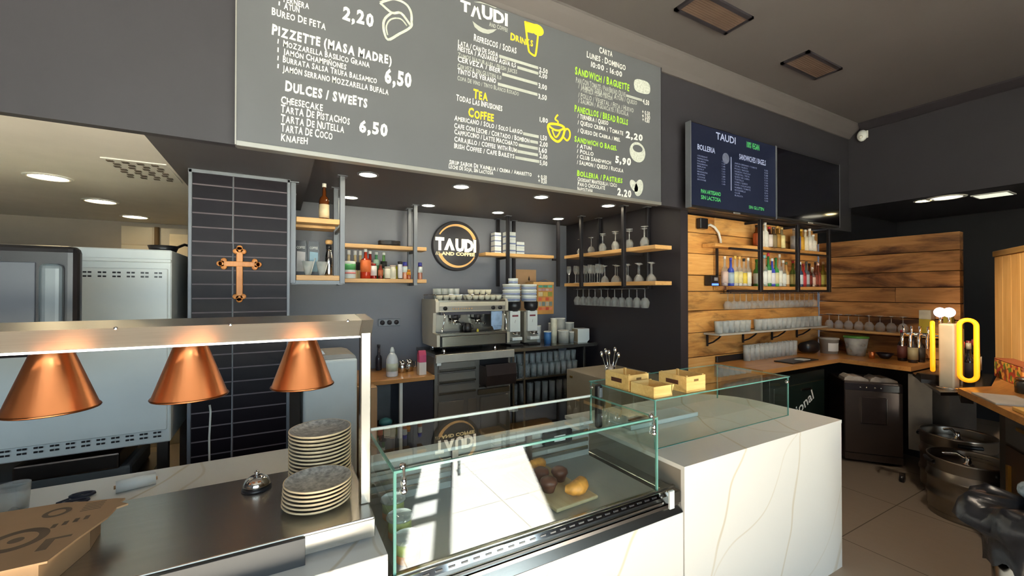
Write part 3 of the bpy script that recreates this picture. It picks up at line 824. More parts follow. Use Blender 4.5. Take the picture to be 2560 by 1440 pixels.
pr.box(-.52, -.50, 1.475, 1.535, 1.061, 1.0615).box(-.50, -.47, 1.525, 1.535, 1.061, 1.0615)
pr.build('print', M_kraftd, t)
thing('slate_board', MB().box(-1.2, .072, -.006, .006, 0, .079, .001, 1), mat('slate_grey_sheet', '#323437', .45, var=.15, scale=4), 'grey sheet standing upright in front of the steel pass', 'board', (0, 1.368, .906))
# small things along the back edge of the marble
thing('drinking_glass', MB().shell([(.0, .006), (.036, .006), (.042, .095), (.044, .095), (.038, 0), (0, 0)], n=24), M_drink, 'clear tumbler on the marble counter beside the scissors', 'glass', (-.835, 2.215, .9055))
t = T('scissors', 'scissors with dark blue handles on the marble behind the kraft bag', 'scissors', (-.713, 2.185, .908))
MB().prism([(0, .012), (-.10, -.014), (-.112, -.012), (-.02, .002)][:4], 'z', 0, .003).prism([(0, -.008), (-.10, .006), (-.112, .002), (-.02, -.014)], 'z', .003, .006).build('blades', M_chrome, t)
M_navy = mat('navy_plastic', '#20263a', .4)
for s_, a in ((1, .55), (-1, .15)):
    pts = [(.055 + .034*math.cos(w), .030 * s_ + .02 + .018*math.sin(w)*1.0, .006) for w in [2*PI*k/14 for k in range(14)]]
    MB().tube(pts, .006, 8, True).tube([(.0, 0, .005), (.025, .012*s_ + .01, .006)], .006).build('handle', M_navy, t)
t = T('paper_roll', 'small white paper roll on the back edge of the marble counter', 'roll', (-.497, 2.225, .9285), .25)
Mx = Matrix.Rotation(PI/2, 4, 'Y')
MB().lathe([(.008, -.06), (.023, -.06), (.023, .06), (.008, .06)], n=24, M=Mx).build('paper', M_white, t)
MB().lathe([(.007, -.066), (.007, .066)], n=12, M=Mx).build('core', M_kraft, t)

# carved wooden crucifix on the tiled pillar
b = MB(); cz = 1.872
b.box(-.0175, .0175, -.012, .012, -.205, .080, .005, 2).box(-.085, .085, -.0135, .0105, -.0165, .0165, .005, 2)
for ex, ez, dx, dz in ((0, .090, 0, 1), (0, -.215, 0, -1), (-.092, 0, -1, 0), (.092, 0, 1, 0)):
    for ox, oz in ((dx*.012, dz*.012), (-dx*.010 + dz*.020, -dz*.010 + dx*.020), (-dx*.010 - dz*.020, -dz*.010 - dx*.020)):
        b.lathe([(.001, -.013), (.014, -.013), (.0165, -.008), (.0165, .010), (.001, .010)], n=16, M=Matrix.Translation((ex + ox, 0, ez + oz)) @ Matrix.Rotation(-PI/2, 4, 'X'))
    b.lathe([(.001, -.013), (.018, -.013), (.018, .010), (.001, .010)], n=16, M=Matrix.Translation((ex, 0, ez)) @ Matrix.Rotation(-PI/2, 4, 'X'))
thing('crucifix', b, M_cross, 'carved wooden cross with trefoil ends on the black tiled pillar', 'cross', (-.213, 3.163, cz))

# ================================================================== MENU BOARD AND SCREENS

MENU = {
  ('w', 0): [('TERNERA',0.013,3.216,0.14,0.031), ('1',-0.004,3.192,0.004,0.022), ('ATÚN',0.021,3.182,0.095,0.031), ('BUREO DE FETA',-0.034,3.132,0.222,0.035), ('1',-0.008,2.99,-0.001,0.023), ('1',-0.008,2.946,-0.001,0.023), ('1',-0.008,2.902,-0.001,0.024), ('1',-0.008,2.861,-0.0,0.023), ('MOZZARELLA BASILICO GRANA',0.018,2.982,0.454,0.029), ('JAMÓN CHAMPIÑONES',0.018,2.94,0.329,0.029), ('BURRATA SALSA TRUFA BALSAMICO',0.017,2.9,0.495,0.029), ('JAMÓN SERRANO MOZZARELLA BUFALA',0.016,2.851,0.561,0.03), ('CHEESECAKE',0.01,2.683,0.21,0.035), ('TARTA DE PISTACHOS',0.01,2.635,0.348,0.037), ('TARTA DE NUTELLA',0.01,2.585,0.318,0.037), ('TARTA DE COCO',0.01,2.535,0.259,0.038), ('KNAFEH',0.01,2.487,0.137,0.034)],
  ('W', 0): [('2,20',0.307,3.221,0.476,0.073), ('PIZZETTE (MASA MADRE)',-0.034,3.033,0.579,0.048), ('6,50',0.539,2.923,0.697,0.083), ('DULCES / SWEETS',0.028,2.752,0.442,0.048), ('6,50',0.398,2.606,0.557,0.068)],
  ('W', 1): [('T',1.011,3.499,1.082,0.065), ('/\\',1.083,3.486,1.16,0.068), ('UDI',1.162,3.501,1.356,0.078)],
  ('g', 1): [('AND COFFEE',1.215,3.458,1.356,0.026), ('ZUMOS NATURALES / FRESH JUICES',0.994,3.192,1.429,0.026), ('CERVEZA SIN GLUTEN 0,0',0.993,3.122,1.306,0.026), ('COPA DE VINO / TINTO BLANCO ROSADO',0.992,3.045,1.442,0.025)],
  ('w', 1): [('REFRESCOS / SODAS',1.105,3.329,1.424,0.038), ('TODAS LAS INFUSIONES',0.985,2.912,1.314,0.035), ('LATA / CAN DE SODA',0.995,3.269,1.281,0.03), ('NESTEA / AQUARIUS AGUA 0,5',0.994,3.233,1.419,0.031), ('CERVEZA / BEER',0.994,3.164,1.3,0.031), ('TINTO DE VERANO',0.993,3.088,1.267,0.031), ('2,50',1.609,3.255,1.681,0.033), ('2,00',1.607,3.217,1.676,0.033), ('3,00',1.602,3.137,1.674,0.036), ('3,50',1.601,3.063,1.673,0.036), ('1,80',1.612,2.901,1.682,0.034), ('AMERICANO / SOLO / SOLO LARGO',0.971,2.784,1.471,0.029), ('CAFE CON LECHE / CORTADO / BOMBON',0.971,2.735,1.527,0.029), ('CAPPUCCINO / LATTE MACCHIATO',0.972,2.695,1.433,0.029), ('CARAJILLO / COFFEE WITH RUM',0.972,2.651,1.426,0.029), ('IRISH COFFEE / CAFE BAILEYS',0.97,2.607,1.407,0.029), ('1,50',1.619,2.774,1.674,0.033), ('2,00',1.611,2.728,1.681,0.033), ('1,60',1.606,2.683,1.674,0.034), ('2,00',1.611,2.641,1.677,0.033), ('5,00',1.613,2.595,1.677,0.033), ('SIRUP SABOR DE VAINILLA / CREMA / AMARETTO',0.938,2.502,1.546,0.024), ('LECHE DE SOJA, SIN LACTOSA',0.934,2.473,1.246,0.023), ('+ 0,50',1.597,2.496,1.672,0.03), ('+ 0,50',1.601,2.466,1.672,0.03)],
  ('y', 1): [('DRINKS',1.376,3.415,1.558,0.042), ('TEA',1.103,2.955,1.205,0.053), ('COFFEE',1.067,2.828,1.251,0.05)],
  ('w', 2): [('CARTA',2.16,3.543,2.293,0.042), ('LUNES : DOMINGO',2.036,3.473,2.433,0.041), ('10:00 : 16:00',2.076,3.411,2.394,0.042), ('4,50',2.622,3.248,2.696,0.04), ('+ 0,50',2.615,3.163,2.703,0.032), ('+ 1,00',2.614,3.131,2.706,0.032), ('+ 0,80',2.618,3.101,2.699,0.031), ('/ TERNERA / QUESO',1.949,2.995,2.249,0.031), ('/ QUESO CREMA / TOMATE',1.949,2.946,2.406,0.031), ('/ QUESO DE CABRA / MIEL',1.95,2.888,2.373,0.029), ('/ ATUN',1.942,2.773,2.082,0.027), ('/ POLLO',1.942,2.733,2.101,0.027), ('/ CLUB SANDWICH',1.942,2.692,2.276,0.027), ('/ SALMON / QUESO / RUCULA',1.942,2.648,2.405,0.029), ('CROISSANT MANTEQUILLA / COCO',1.949,2.522,2.337,0.027), ('PAN O CHOCOLATE',1.949,2.487,2.215,0.027), ('NAPOLITANA',1.946,2.452,2.092,0.027)],
  ('n', 2): [('SANDWICH / BAGUETTE',1.926,3.317,2.473,0.051), ('PANECILLOS / BREAD ROLLS',1.921,3.038,2.456,0.045), ('SANDWICH O BAGEL',1.92,2.812,2.337,0.037), ('BOLLERIA / PASTRIES',1.943,2.561,2.396,0.038)],
  ('g', 2): [('PAN CON TOMATE / PAN BREAD OLIVE',1.933,3.257,2.431,0.038), ('/ JAMON SERRANO / ATUN / QUESO',1.955,3.22,2.557,0.034), ('/ TORTILLA / LOMO / BACON',1.979,3.2,2.292,0.03), ('/ POLLO / VEGETAL / FETA / HUEVO',1.955,3.151,2.518,0.034), ('/ SALMON / AGUACATE / RUCULA',1.955,3.111,2.462,0.034)],
  ('W', 2): [('2,20',2.432,2.936,2.62,0.051), ('5,90',2.32,2.716,2.489,0.055), ('2,20',2.341,2.46,2.491,0.055)],
}
t = T('menu_board', 'long grey chalkboard menu hung on the front of the soffit', 'menu board', (0, 0, 0))
BX0, BX1, BZ0, BZ1 = -.185, 2.835, 2.432, 3.60
MB().box(BX0, BX1, 2.500, 2.549, BZ0, BZ1).build('panel', M_board, t)
MB().box(BX0, BX1, 2.494, 2.549, BZ0 - .004, BZ0 + .022, .002, 1).build('bottom_edge', M_edge, t)
MB().box(BX0 - .006, BX0, 2.494, 2.549, BZ0, BZ1).build('side_edge', M_edge, t)
MB().box(BX1, BX1 + .006, 2.494, 2.549, BZ0, BZ1).build('side_edge', M_wall, t)
YB = 2.4985
CH = {'w': (M_chalk, 'lettering'), 'W': (M_chalk, 'heading'), 'g': (M_chalkg, 'small_lettering'), 'y': (M_chalky, 'yellow_heading'), 'n': (M_chalkn, 'green_heading')}
for (k, c), L_ in MENU.items():
    b = MB()
    for body, x0, z, x1, h in L_: (b.text if body in ('T', '/\\', 'UDI') else b.hand)(body, x0, z, x1, h, YB, .046 if k == 'W' else .036 if k in 'yn' else .026)
    b.build(CH[k][1], CH[k][0], t)
# leader bars of the drinks list
b = MB()
for x0, z, x1 in ((1.29, 3.271, 1.600), (1.430, 3.232, 1.600), (1.312, 3.156, 1.594), (1.28, 3.081, 1.594), (1.476, 2.784, 1.604), (1.532, 2.741, 1.598), (1.441, 2.699, 1.597), (1.43, 2.654, 1.597), (1.413, 2.609, 1.608), (2.436, 3.266, 2.615)):
    b.box(x0, x1, YB - .0012, YB, z - .004, z + .016)
b.build('leader_bars', M_chalkg, t)
def stroke(pts, r, m, name, closed=False, flat=.15):
    b = MB().tube([(x, 0, z) for x, z in pts], r, 8, closed)
    b.v = [(x, YB + y*flat, z) for x, y, z in b.v]
    return b.build(name, m, t)
def smooth(p, n=4, closed=False):
    o = []; m = len(p)
    for i in range(m if closed else m-1):
        g = lambda k: p[k % m] if closed else p[max(0, min(m-1, k))]
        a, b_, c, d = g(i-1), g(i), g(i+1), g(i+2)
        for k in range(n):
            u = k/n
            o.append(tuple(.5*((2*b_[j]) + (-a[j]+c[j])*u + (2*a[j]-5*b_[j]+4*c[j]-d[j])*u*u + (-a[j]+3*b_[j]-3*c[j]+d[j])*u**3) for j in (0, 1)))
    if not closed: o.append(p[-1])
    return o
stroke(smooth([(.512, 3.377), (.560, 3.41), (.599, 3.427), (.661, 3.420), (.693, 3.381), (.697, 3.326), (.69, 3.288), (.62, 3.225), (.556, 3.175), (.532, 3.233), (.539, 3.29), (.579, 3.34)], 4), .008, M_sketch, 'pie_sketch')
stroke(smooth([(.512, 3.377), (.579, 3.34), (.634, 3.355), (.69, 3.30)], 4), .008, M_sketch, 'pie_sketch')
stroke(smooth([(.556, 3.20), (.548, 3.25), (.575, 3.30), (.63, 3.32), (.67, 3.29)], 4), .005, M_sketch, 'pie_sketch')
# crescent under the name, sliver over it
def crescent(pts, name): MB().prism(pts, 'y', YB - .0012, YB).build(name, M_chalkg, t)
crescent([(1.095, 3.452), (1.110, 3.418), (1.140, 3.402), (1.17, 3.397), (1.21, 3.402), (1.245, 3.424), (1.272, 3.452), (1.235, 3.440), (1.20, 3.428), (1.165, 3.428), (1.13, 3.437)], 'logo_arc')
crescent([(1.105, 3.580), (1.15, 3.597), (1.272, 3.597), (1.26, 3.590), (1.20, 3.594), (1.15, 3.588)], 'logo_arc')
stroke(smooth([(1.493, 3.575), (1.508, 3.47), (1.522, 3.385), (1.533, 3.368), (1.560, 3.358), (1.579, 3.366), (1.592, 3.45), (1.602, 3.545)], 4), .008, M_chalky, 'glass_sketch')
stroke([(1.493, 3.572), (1.602, 3.575)], .007, M_chalky, 'glass_sketch')
MB().prism([(1.595 + .052*math.cos(a), 3.545 + .040*math.sin(a)) for a in [2*PI*k/16 for k in range(16)]], 'y', YB - .0012, YB).build('lemon_sketch', M_chalky, t)
MB().prism([(1.50, 3.565), (1.56, 3.567), (1.56, 3.51), (1.507, 3.505)], 'y', YB - .0009, YB).build('drink_sketch', M_chalky, t)
stroke(smooth([(1.689, 2.892), (1.686, 2.859), (1.713, 2.808), (1.766, 2.785), (1.806, 2.817), (1.826, 2.865), (1.826, 2.898), (1.786, 2.91), (1.722, 2.906)], 4, True), .010, M_chalky, 'cup_sketch', True)
stroke(smooth([(1.69, 2.886), (1.73, 2.868), (1.78, 2.868), (1.826, 2.893)], 4), .008, M_chalky, 'cup_sketch')
stroke(smooth([(1.72, 2.86), (1.745, 2.815), (1.77, 2.83), (1.79, 2.865)], 4), .007, M_chalky, 'cup_sketch')
stroke(smooth([(1.826, 2.869), (1.851, 2.894), (1.876, 2.878), (1.876, 2.837), (1.851, 2.808), (1.82, 2.827)], 4), .008, M_chalky, 'cup_sketch')
stroke(smooth([(1.766, 2.911), (1.771, 2.932), (1.747, 2.943), (1.756, 2.965), (1.771, 2.98)], 4), .007, M_chalky, 'steam_sketch')
# food sketches of the right column
def blob(cx, cz, rx, rz, name, sq=2.0, rot=0):
    p = []
    for k in range(28):
        a = 2*PI*k/28; c, s = math.cos(a), math.sin(a)
        q = (abs(c)**sq + abs(s)**sq)**(-1/sq)
        x, z = rx*q*c, rz*q*s
        p.append((cx + x*math.cos(rot) - z*math.sin(rot), cz + x*math.sin(rot) + z*math.cos(rot)))
    MB().prism(p, 'y', YB - .001, YB).build(name, M_sketch, t)
blob(2.615, 3.385, .092, .055, 'sandwich_sketch', 3.2, .05)
blob(2.562, 2.835, .088, .082, 'bagel_sketch')
b = MB().prism([(2.562 + .055*math.cos(a), 2.865 + .030*math.sin(a)) for a in [2*PI*k/18 for k in range(18)]], 'y', YB - .0018, YB - .001)
b.build('bagel_filling', M_board, t)
blob(2.575, 2.545, .045, .072, 'croissant_sketch', 2, -.35)
blob(2.520, 2.555, .035, .055, 'croissant_sketch', 2, .75)

def tv(name, label, x0, x1, z0, z1, on):
    t = T(name, label, 'television', ((x0+x1)/2, 2.43, (z0+z1)/2), 0, 'televisions over the bar')
    a, b_ = (x1-x0)/2, (z1-z0)/2
    MB().box(-a, a, -.02, .035, -b_, b_, .006, 2).build('housing', M_bplast, t)
    MB().box(-a+.012, a-.012, -.023, -.0195, -b_+.022, b_-.012).build('screen', on, t)
    f = MB().box(-a-.003, -a+.006, -.024, .03, -b_, b_)
    f.build('bezel', M_pipe, t)
    MB().box(a-.006, a+.003, -.024, .03, -b_, b_).build('bezel', M_pipe, t)
    MB().box(-.05, .05, -.025, -.019, -b_ - .004, -b_ + .012, .002, 1).build('badge', M_edge, t)
    MB().box(-.25, .25, .035, .118, -.2, .2).build('wall_bracket', M_bmetal, t)
    return t
m, nt, N, L, bs = newmat('lit_menu_screen')
bs.inputs['Base Color'].default_value = lin('#10131f'); bs.inputs['Roughness'].default_value = .12
nz = N.new('ShaderNodeTexNoise'); nz.inputs['Scale'].default_value = 1.4
tc = N.new('ShaderNodeTexCoord'); L.new(tc.outputs['Object'], nz.inputs['Vector'])
rp = N.new('ShaderNodeValToRGB'); rp.color_ramp.elements[0].color = lin('#161a2a'); rp.color_ramp.elements[1].color = lin('#2c344a')
L.new(nz.outputs[0], rp.inputs[0]); L.new(rp.outputs[0], bs.inputs['Emission Color']); bs.inputs['Emission Strength'].default_value = .6
M_scr_on = m
a = tv('television', 'television showing a blue menu page with green lines', 3.095, 4.385, 2.424, 3.170, M_scr_on)
cx, cz = 3.740, 2.797; ys = -.0238
M_st = emis('screen_text', '#7e86a0', .75); M_sg = emis('screen_green', '#3f9a55', .55)
b = MB()
for body, x0, z, x1, h in (('TAUDI', 3.436, 3.070, 3.722, .062), ('BOLLERIA', 3.183, 2.936, 3.422, .046), ('SANDWICHES / BAGELS', 3.776, 2.940, 4.205, .050)):
    b.text(body, x0 - cx, z - cz, x1 - cx, h, ys, .02)
b.build('screen_heading', M_st, a)
rnd = random.Random(4)
b = MB()
W1 = ['CROISSANT', 'NAPOLITANA', 'PALMERA', 'ENSAIMADA', 'BERLINA', 'DONUT', 'MAGDALENA', 'MUFFIN', 'COOKIE', 'BROWNIE']
for k in range(10):
    z = 2.875 - k*.023
    b.text(W1[k], 3.18 - cx, z - cz, 3.18 + .012*len(W1[k]) + .03 - cx, .013, ys, .01)
    b.text('1,%d0' % (2 + k % 7), 3.52 - cx, z - cz, 3.565 - cx, .013, ys, .01)
W2 = ['JAMON SERRANO / TOMATE', 'ATUN / HUEVO', 'POLLO / BACON', 'SALMON / RUCULA', 'VEGETAL / FETA', 'QUESO DE CABRA', 'TORTILLA', 'LOMO / QUESO', 'PAVO / AGUACATE', 'HUMMUS / TOMATE', 'MOZZARELLA', 'CLUB', 'BURRATA']
for k in range(13):
    z = 2.885 - k*.025
    b.text(W2[k], 3.705 - cx, z - cz, 3.705 + .015*len(W2[k]) + .02 - cx, .015, ys, .01)
    b.text('%d,%d0' % (3 + k % 4, (k * 3) % 10), 4.18 - cx, z - cz, 4.24 - cx, .015, ys, .01)
b.build('screen_list', emis('screen_text_dim', '#59617c', .7), a)
MB().box(3.648 - cx, 3.656 - cx, ys - .0005, ys + .001, 2.63 - cz, 2.94 - cz).build('screen_divider', M_st, a)
b = MB()
for body, x0, z, x1, h in (('100% VEGAN', 3.89, 3.072, 4.098, .055), ('PAN ARTESANO', 3.227, 2.560, 3.50, .034), ('SIN LACTOSA', 3.227, 2.508, 3.50, .034), ('SIN GLUTEN', 3.924, 2.490, 4.17, .030)):
    b.text(body, x0 - cx, z - cz, x1 - cx, h, ys, .02)
b.build('screen_green_lines', M_sg, a)
MB().lathe([(.001, 0), (.05, 0)], n=20, M=Matrix.Translation((3.575 - cx, ys, 2.915 - cz)) @ Matrix.Rotation(PI/2, 4, 'X')).build('screen_picture', emis('screen_photo', '#8f93a0', .5), a)
tv('television', 'switched off black television beside the soffit corner', 4.395, 5.680, 2.436, 3.166, M_screen)

# ================================================================== COFFEE NOOK
# round house sign on the back wall
t = T('round_sign', 'round dark sign with a gold ring and lit name on the back wall', 'sign', (1.692, 4.332, 2.190))
Mx = Matrix.Rotation(PI/2, 4, 'X')
MB().lathe([(.262, 0), (.270, .006), (.270, .060), (.262, .066)], n=64, M=Mx).build('disc', M_wall, t)
def arcband(r0, a0, a1, w0, w1, n=40):
    p = []; q = []
    for k in range(n+1):
        u = k/n; a = R(a0 + (a1-a0)*u); w_ = w0 + (w1-w0)*u
        p.append((r0*math.cos(a), r0*math.sin(a))); q.append(((r0-w_)*math.cos(a), (r0-w_)*math.sin(a)))
    return p + q[::-1]
M_gold = mat('satin_gold', '#e3b070', .3, .5, var=.05, emit=.35, ecol='#e8b878')
MB().prism(arcband(.236, 22, 150, .036, .012), 'y', -.074, -.066).build('gold_arc', M_gold, t)
MB().prism(arcband(.236, 205, 330, .036, .012), 'y', -.074, -.066).build('gold_arc', M_gold, t)
M_sign = emis('lit_letters', '#fff6df', 1.15)
b = MB()
b.text('T', -.247, -.046, -.150, .122, -.0745, .06, .004)
b.prism([(-.150, -.050), (-.098, .074), (-.080, .074), (-.030, -.050), (-.068, -.050), (-.089, .012), (-.112, -.050)], 'y', -.0745, -.070)
b.text('UDI', -.022, -.052, .220, .122, -.0745, .06, .004)
b.build('name_letters', M_sign, t)
MB().text('AND COFFEE', -.180, -.104, .206, .034, -.0745, .04, .004).text('///', -.246, -.104, -.196, .034, -.0745, .01).build('small_letters', emis('lit_gold_letters', '#f0d79a', .9), t)

# hanging shelf units of blue grey steel and oak
def unit(name, label, posts, boards, arms=()):
    t = T(name, label, 'shelf', (0, 0, 0))
    for x, y, z0, z1 in posts:
        MB().box(x-.017, x+.017, y-.017, y+.017, z0, z1, .002, 1).build('post', M_pipe if x < 1.3 else M_bmetal, t)
        MB().box(x-.034, x+.034, y-.034, y+.034, z1-.006, z1-.0005).build('ceiling_plate', M_pipe, t)
    for x0, x1, y0, y1, z, m in boards: MB().box(x0, x1, y0, y1, z-.036, z, .003, 1).build('board', m, t)
    fr = MB()
    for x0, x1, y0, y1, z in arms: fr.box(x0, x1, y0, y1, z-.062, z-.037)
    if arms: fr.build('bearers', M_pipe if posts[0][0] < 1.3 else M_bmetal, t)
    return t
unit('hanging_shelf', 'short hanging shelf next to the tiled pillar with coffee bags', [(.088, 3.24, 1.755, 2.445), (.402, 3.24, 1.755, 2.53), (.088, 3.64, 1.755, 2.445), (.402, 3.64, 1.755, 2.53)],
     [(.107, .384, 3.225, 3.345, 2.212, M_oak), (.107, .384, 3.49, 3.655, 2.212, M_oak), (.107, .384, 3.225, 3.655, 1.812, M_oak)],
     [(.08, .41, 3.23, 3.25, 1.812), (.08, .41, 3.63, 3.65, 1.812), (.395, .41, 3.25, 3.63, 2.212), (.08, .095, 3.25, 3.63, 2.212)])
unit('hanging_shelf', 'hanging shelf of sauce bottles between the pillar and the round sign', [(.475, 3.985, 1.755, 2.53), (1.150, 3.985, 1.755, 2.53), (.475, 4.19, 1.755, 2.53), (1.150, 4.19, 1.755, 2.53)],
     [(.44, 1.270, 4.003, 4.172, 2.130, M_oak), (.44, 1.270, 4.003, 4.172, 1.816, M_oak)], [(1.14, 1.16, 3.97, 4.20, 2.130), (1.14, 1.16, 3.97, 4.20, 1.816), (.465, .485, 3.97, 4.20, 1.816), (.465, .485, 3.97, 4.20, 2.13)])
unit('hanging_shelf', 'hanging shelf of white boxes beside the round sign', [(2.206, 4.065, 1.755, 2.53), (2.206, 4.30, 1.755, 2.53), (2.42, 4.31, 1.755, 2.53), (2.856, 4.03, 1.755, 2.53)],
     [(1.945, 2.835, 4.083, 4.262, 2.120, M_oak), (2.55, 2.835, 4.083, 4.262, 1.808, M_oak)], [(2.196, 2.216, 4.05, 4.31, 2.12), (2.80, 2.86, 4.05, 4.075, 2.12)])
unit('hanging_shelf', 'hanging shelf of stemmed glasses along the dark partition', [(2.925, 3.687, 1.745, 2.53), (2.925, 3.035, 1.745, 2.53), (3.175, 3.687, 1.745, 2.53), (3.175, 2.97, 1.745, 2.53)],
     [(2.943, 3.157, 2.66, 4.03, 2.118, M_oaky), (2.943, 3.157, 2.66, 4.03, 1.792, M_oaky)], [(2.91, 3.19, 3.677, 3.697, 2.118), (2.91, 3.19, 3.025, 3.045, 2.118), (2.91, 3.19, 3.677, 3.697, 1.792), (2.91, 3.19, 3.025, 3.045, 1.792)])

# ------------------------------------------------------------------ bottles
def bottle(label, loc, r, h, gcol, lcol, ccol, group=None, neck=.30, nr=.30, lab=(.12, .55), clear=False, cap=.10, name='bottle'):
    t = T(name, label, 'bottle', loc, 0, group)
    gm = M_drink if clear else CM(gcol, .12)
    h1 = h*(1-cap)
    MB().lathe([(r*.92, 0), (r, .006), (r, h*(1-neck-.14)), (r*.85, h*(1-neck-.06)), (r*(nr+.08), h*(1-neck)), (r*nr, h1)], n=14).build('body', gm, t)
    if clear and gcol: MB().lathe([(r*.88, .004), (r*.90, .008), (r*.90, h*(1-neck-.16)), (.001, h*(1-neck-.16))], n=12).build('liquid', CM(gcol, .2), t)
    if lcol: MB().shell([(r*1.0, h*lab[0]), (r*1.03, h*lab[0]), (r*1.03, h*lab[1]), (r*1.0, h*lab[1])], n=14).build('label', CM(lcol, .6), t)
    if ccol: MB().lathe([(r*nr*1.25, h1), (r*nr*1.25, h), (.001, h)], n=10).build('cap', CM(ccol, .4), t)
    return t
_cm = {}
def CM(col, rough=.4):
    k = (col, rough)
    if k not in _cm: _cm[k] = mat('tone_' + str(len(_cm)), col, rough, var=.12, scale=18)
    return _cm[k]
bottle('amber whisky bottle standing alone on the top oak board by the pillar', (.288, 3.30, 2.2125), .034, .262, '#5a2e12', '#d9c7a0', '#e8e6dd', None, .34, .34, (.05, .42))
# coffee bags
for i, (x, c1, c2) in enumerate(((.150, '#c6c2c2', 'white panel'), (.236, '#7fa3b5', 'blue panel'))):
    t = T('coffee_bag', 'black coffee bag with a %s on the shelf by the pillar' % c2, 'bag', (x, 3.52, 1.8125), R(-6))
    MB().prism([(-.040, 0), (.040, 0), (.043, .02), (.040, .20), (.034, .265), (-.034, .265), (-.040, .20), (-.043, .02)], 'y', -.024, .024).build('body', M_bplast, t)
    MB().prism([(-.030, .035), (.028, .035), (.030, .18), (-.026, .185)], 'y', -.0255, -.0242).build('panel', CM(c1), t)
    MB().text('COFFEE', -.028, .205, .028, .018, -.0248, .01).build('lettering', M_chalk, t)
for i, x in enumerate((.185, .275)):
    t = T('dripper_glass', 'striped glass cone in front of the %s coffee bag' % ('white', 'blue')[i], 'glass', (x, 3.32, 1.8125))
    MB().shell([(.014, .006), (.036, .10), (.038, .10), (.018, 0), (0, 0)], n=16).build('cone', M_frost, t)
    MB().tube([(.018, 0, .01), (.046, -.01, .125)], .003, 6).tube([(-.016, 0, .01), (-.03, -.01, .11)], .003, 6).build('sticks', M_whitep, t)
t = T('thermos', 'silver thermos flask with a wooden lid on the shelf by the pillar', 'flask', (.330, 3.40, 1.8125))
MB().lathe([(.026, 0), (.028, .01), (.028, .14), (.018, .185), (.018, .20)], n=18).build('body', M_chrome, t)
MB().cyl(0, 0, .20, .235, .020, n=14).build('collar', M_bplast, t)
MB().lathe([(.018, .235), (.026, .245), (.026, .262), (.016, .27)], n=16).build('lid', M_oak, t)
# sauce bottles
Zs = 1.8165
t = T('tin', 'round tin with a green and white label on the sauce shelf', 'tin', (.565, 4.035, Zs))
MB().lathe([(.050, 0), (.052, .004), (.052, .150), (.050, .154)], n=24).build('can', M_white, t)
MB().shell([(.0525, .075), (.0535, .075), (.0535, .130), (.0525, .130)], n=24).build('green_band', CM('#4f9a5e'), t)
MB().shell([(.0525, .040), (.0532, .040), (.0532, .055), (.0525, .055)], n=24).build('red_band', CM('#d98080'), t)
for i, x in enumerate((.510, .570, .625, .672)):
    bottle('%s white-capped bottle from the pillar in the row behind the green tin' % nth(i), (x, 4.125, Zs), .026, .262, '#c9b68a', '#2c2a28', '#e9e9e4', 'white-capped syrup bottles', .42, .45, (.30, .58), cap=.16)
bottle('large red bottle in the middle of the sauce shelf', (.705, 4.05, Zs), .046, .272, '#c2381f', '#e2723a', '#e9e6e0', None, .30, .28, (.22, .62))
bottle('red bottle just right of the large red one with a white cap', (.758, 4.12, Zs), .030, .262, '#9a2a22', '#c98a7a', '#e4e4de', None, .36, .4, (.3, .6))
bottle('small red bottle with a white label on the sauce shelf', (.775, 4.035, Zs), .028, .14, '#8a1e1a', '#eadfdc', '#8a1e1a', None, .2, .6, (.2, .85), cap=.12)
bottle('slim green bottle beside the small red one', (.815, 4.12, Zs), .028, .255, '#4f8a63', '#a9c8b0', '#e4eae2', None, .36, .42, (.5, .72))
bottle('small brown bottle between the two green bottles', (.838, 4.04, Zs), .024, .135, '#7a2f24', '#b0603c', '#6a4a3c', None, .25, .5, (.2, .6))
bottle('taller green bottle with a dark label on the sauce shelf', (.882, 4.11, Zs), .030, .255, '#5d8a55', '#23241f', '#e2e8df', None, .34, .42, (.40, .66))
bottle('cream jar with a pale oval label on the sauce shelf', (.900, 4.035, Zs), .028, .115, '#5a2a22', '#e6e2d0', '#c8c2b4', None, .12, .8, (.05, .85))
bottle('white jar next to the yellow one on the sauce shelf', (.952, 4.04, Zs), .030, .130, '#dcd7c8', '#cfcab8', '#b9a69a', None, .12, .8, (.1, .7))
bottle('mustard yellow jar on the sauce shelf', (.998, 4.09, Zs), .027, .130, '#a89a1e', '#8f8420', '#8f8420', None, .14, .7, (.2, .7))
bottle('slim black bottle with a white stripe on the sauce shelf', (1.020, 4.04, Zs), .022, .168, '#2b2a2e', '#dedee6', '#232327', None, .12, .8, (.05, .84))
bottle('blue-capped spice bottle left of the steel post', (1.072, 4.06, Zs), .025, .165, '#c98a6a', '#dfe8e4', '#3b3f9a', None, .24, .7, (.40, .74), cap=.22, name='spice_bottle')
bottle('small orange bottle by the steel post of the sauce shelf', (1.103, 4.035, Zs), .018, .092, '#a5481e', '#e09a28', '#e8a02c', None, .2, .7, (.45, .8), name='spice_bottle')
bottle('blue-capped spice bottle right of the steel post near the round sign', (1.218, 4.05, Zs), .022, .165, '#a8705c', '#dfe8e4', '#3b3f9a', None, .24, .7, (.40, .74), cap=.22, name='spice_bottle')
t = T('cable_coil', 'black coil of cable lying on the upper board of the sauce shelf', 'cable', (.93, 4.09, 2.1305))
MB().tube([(.10*math.cos(a), .06*math.sin(a), .010 + .0035*k/6) for k in range(60) for a in [k*.42]], .008, 6).build('coil', M_bplast, t)

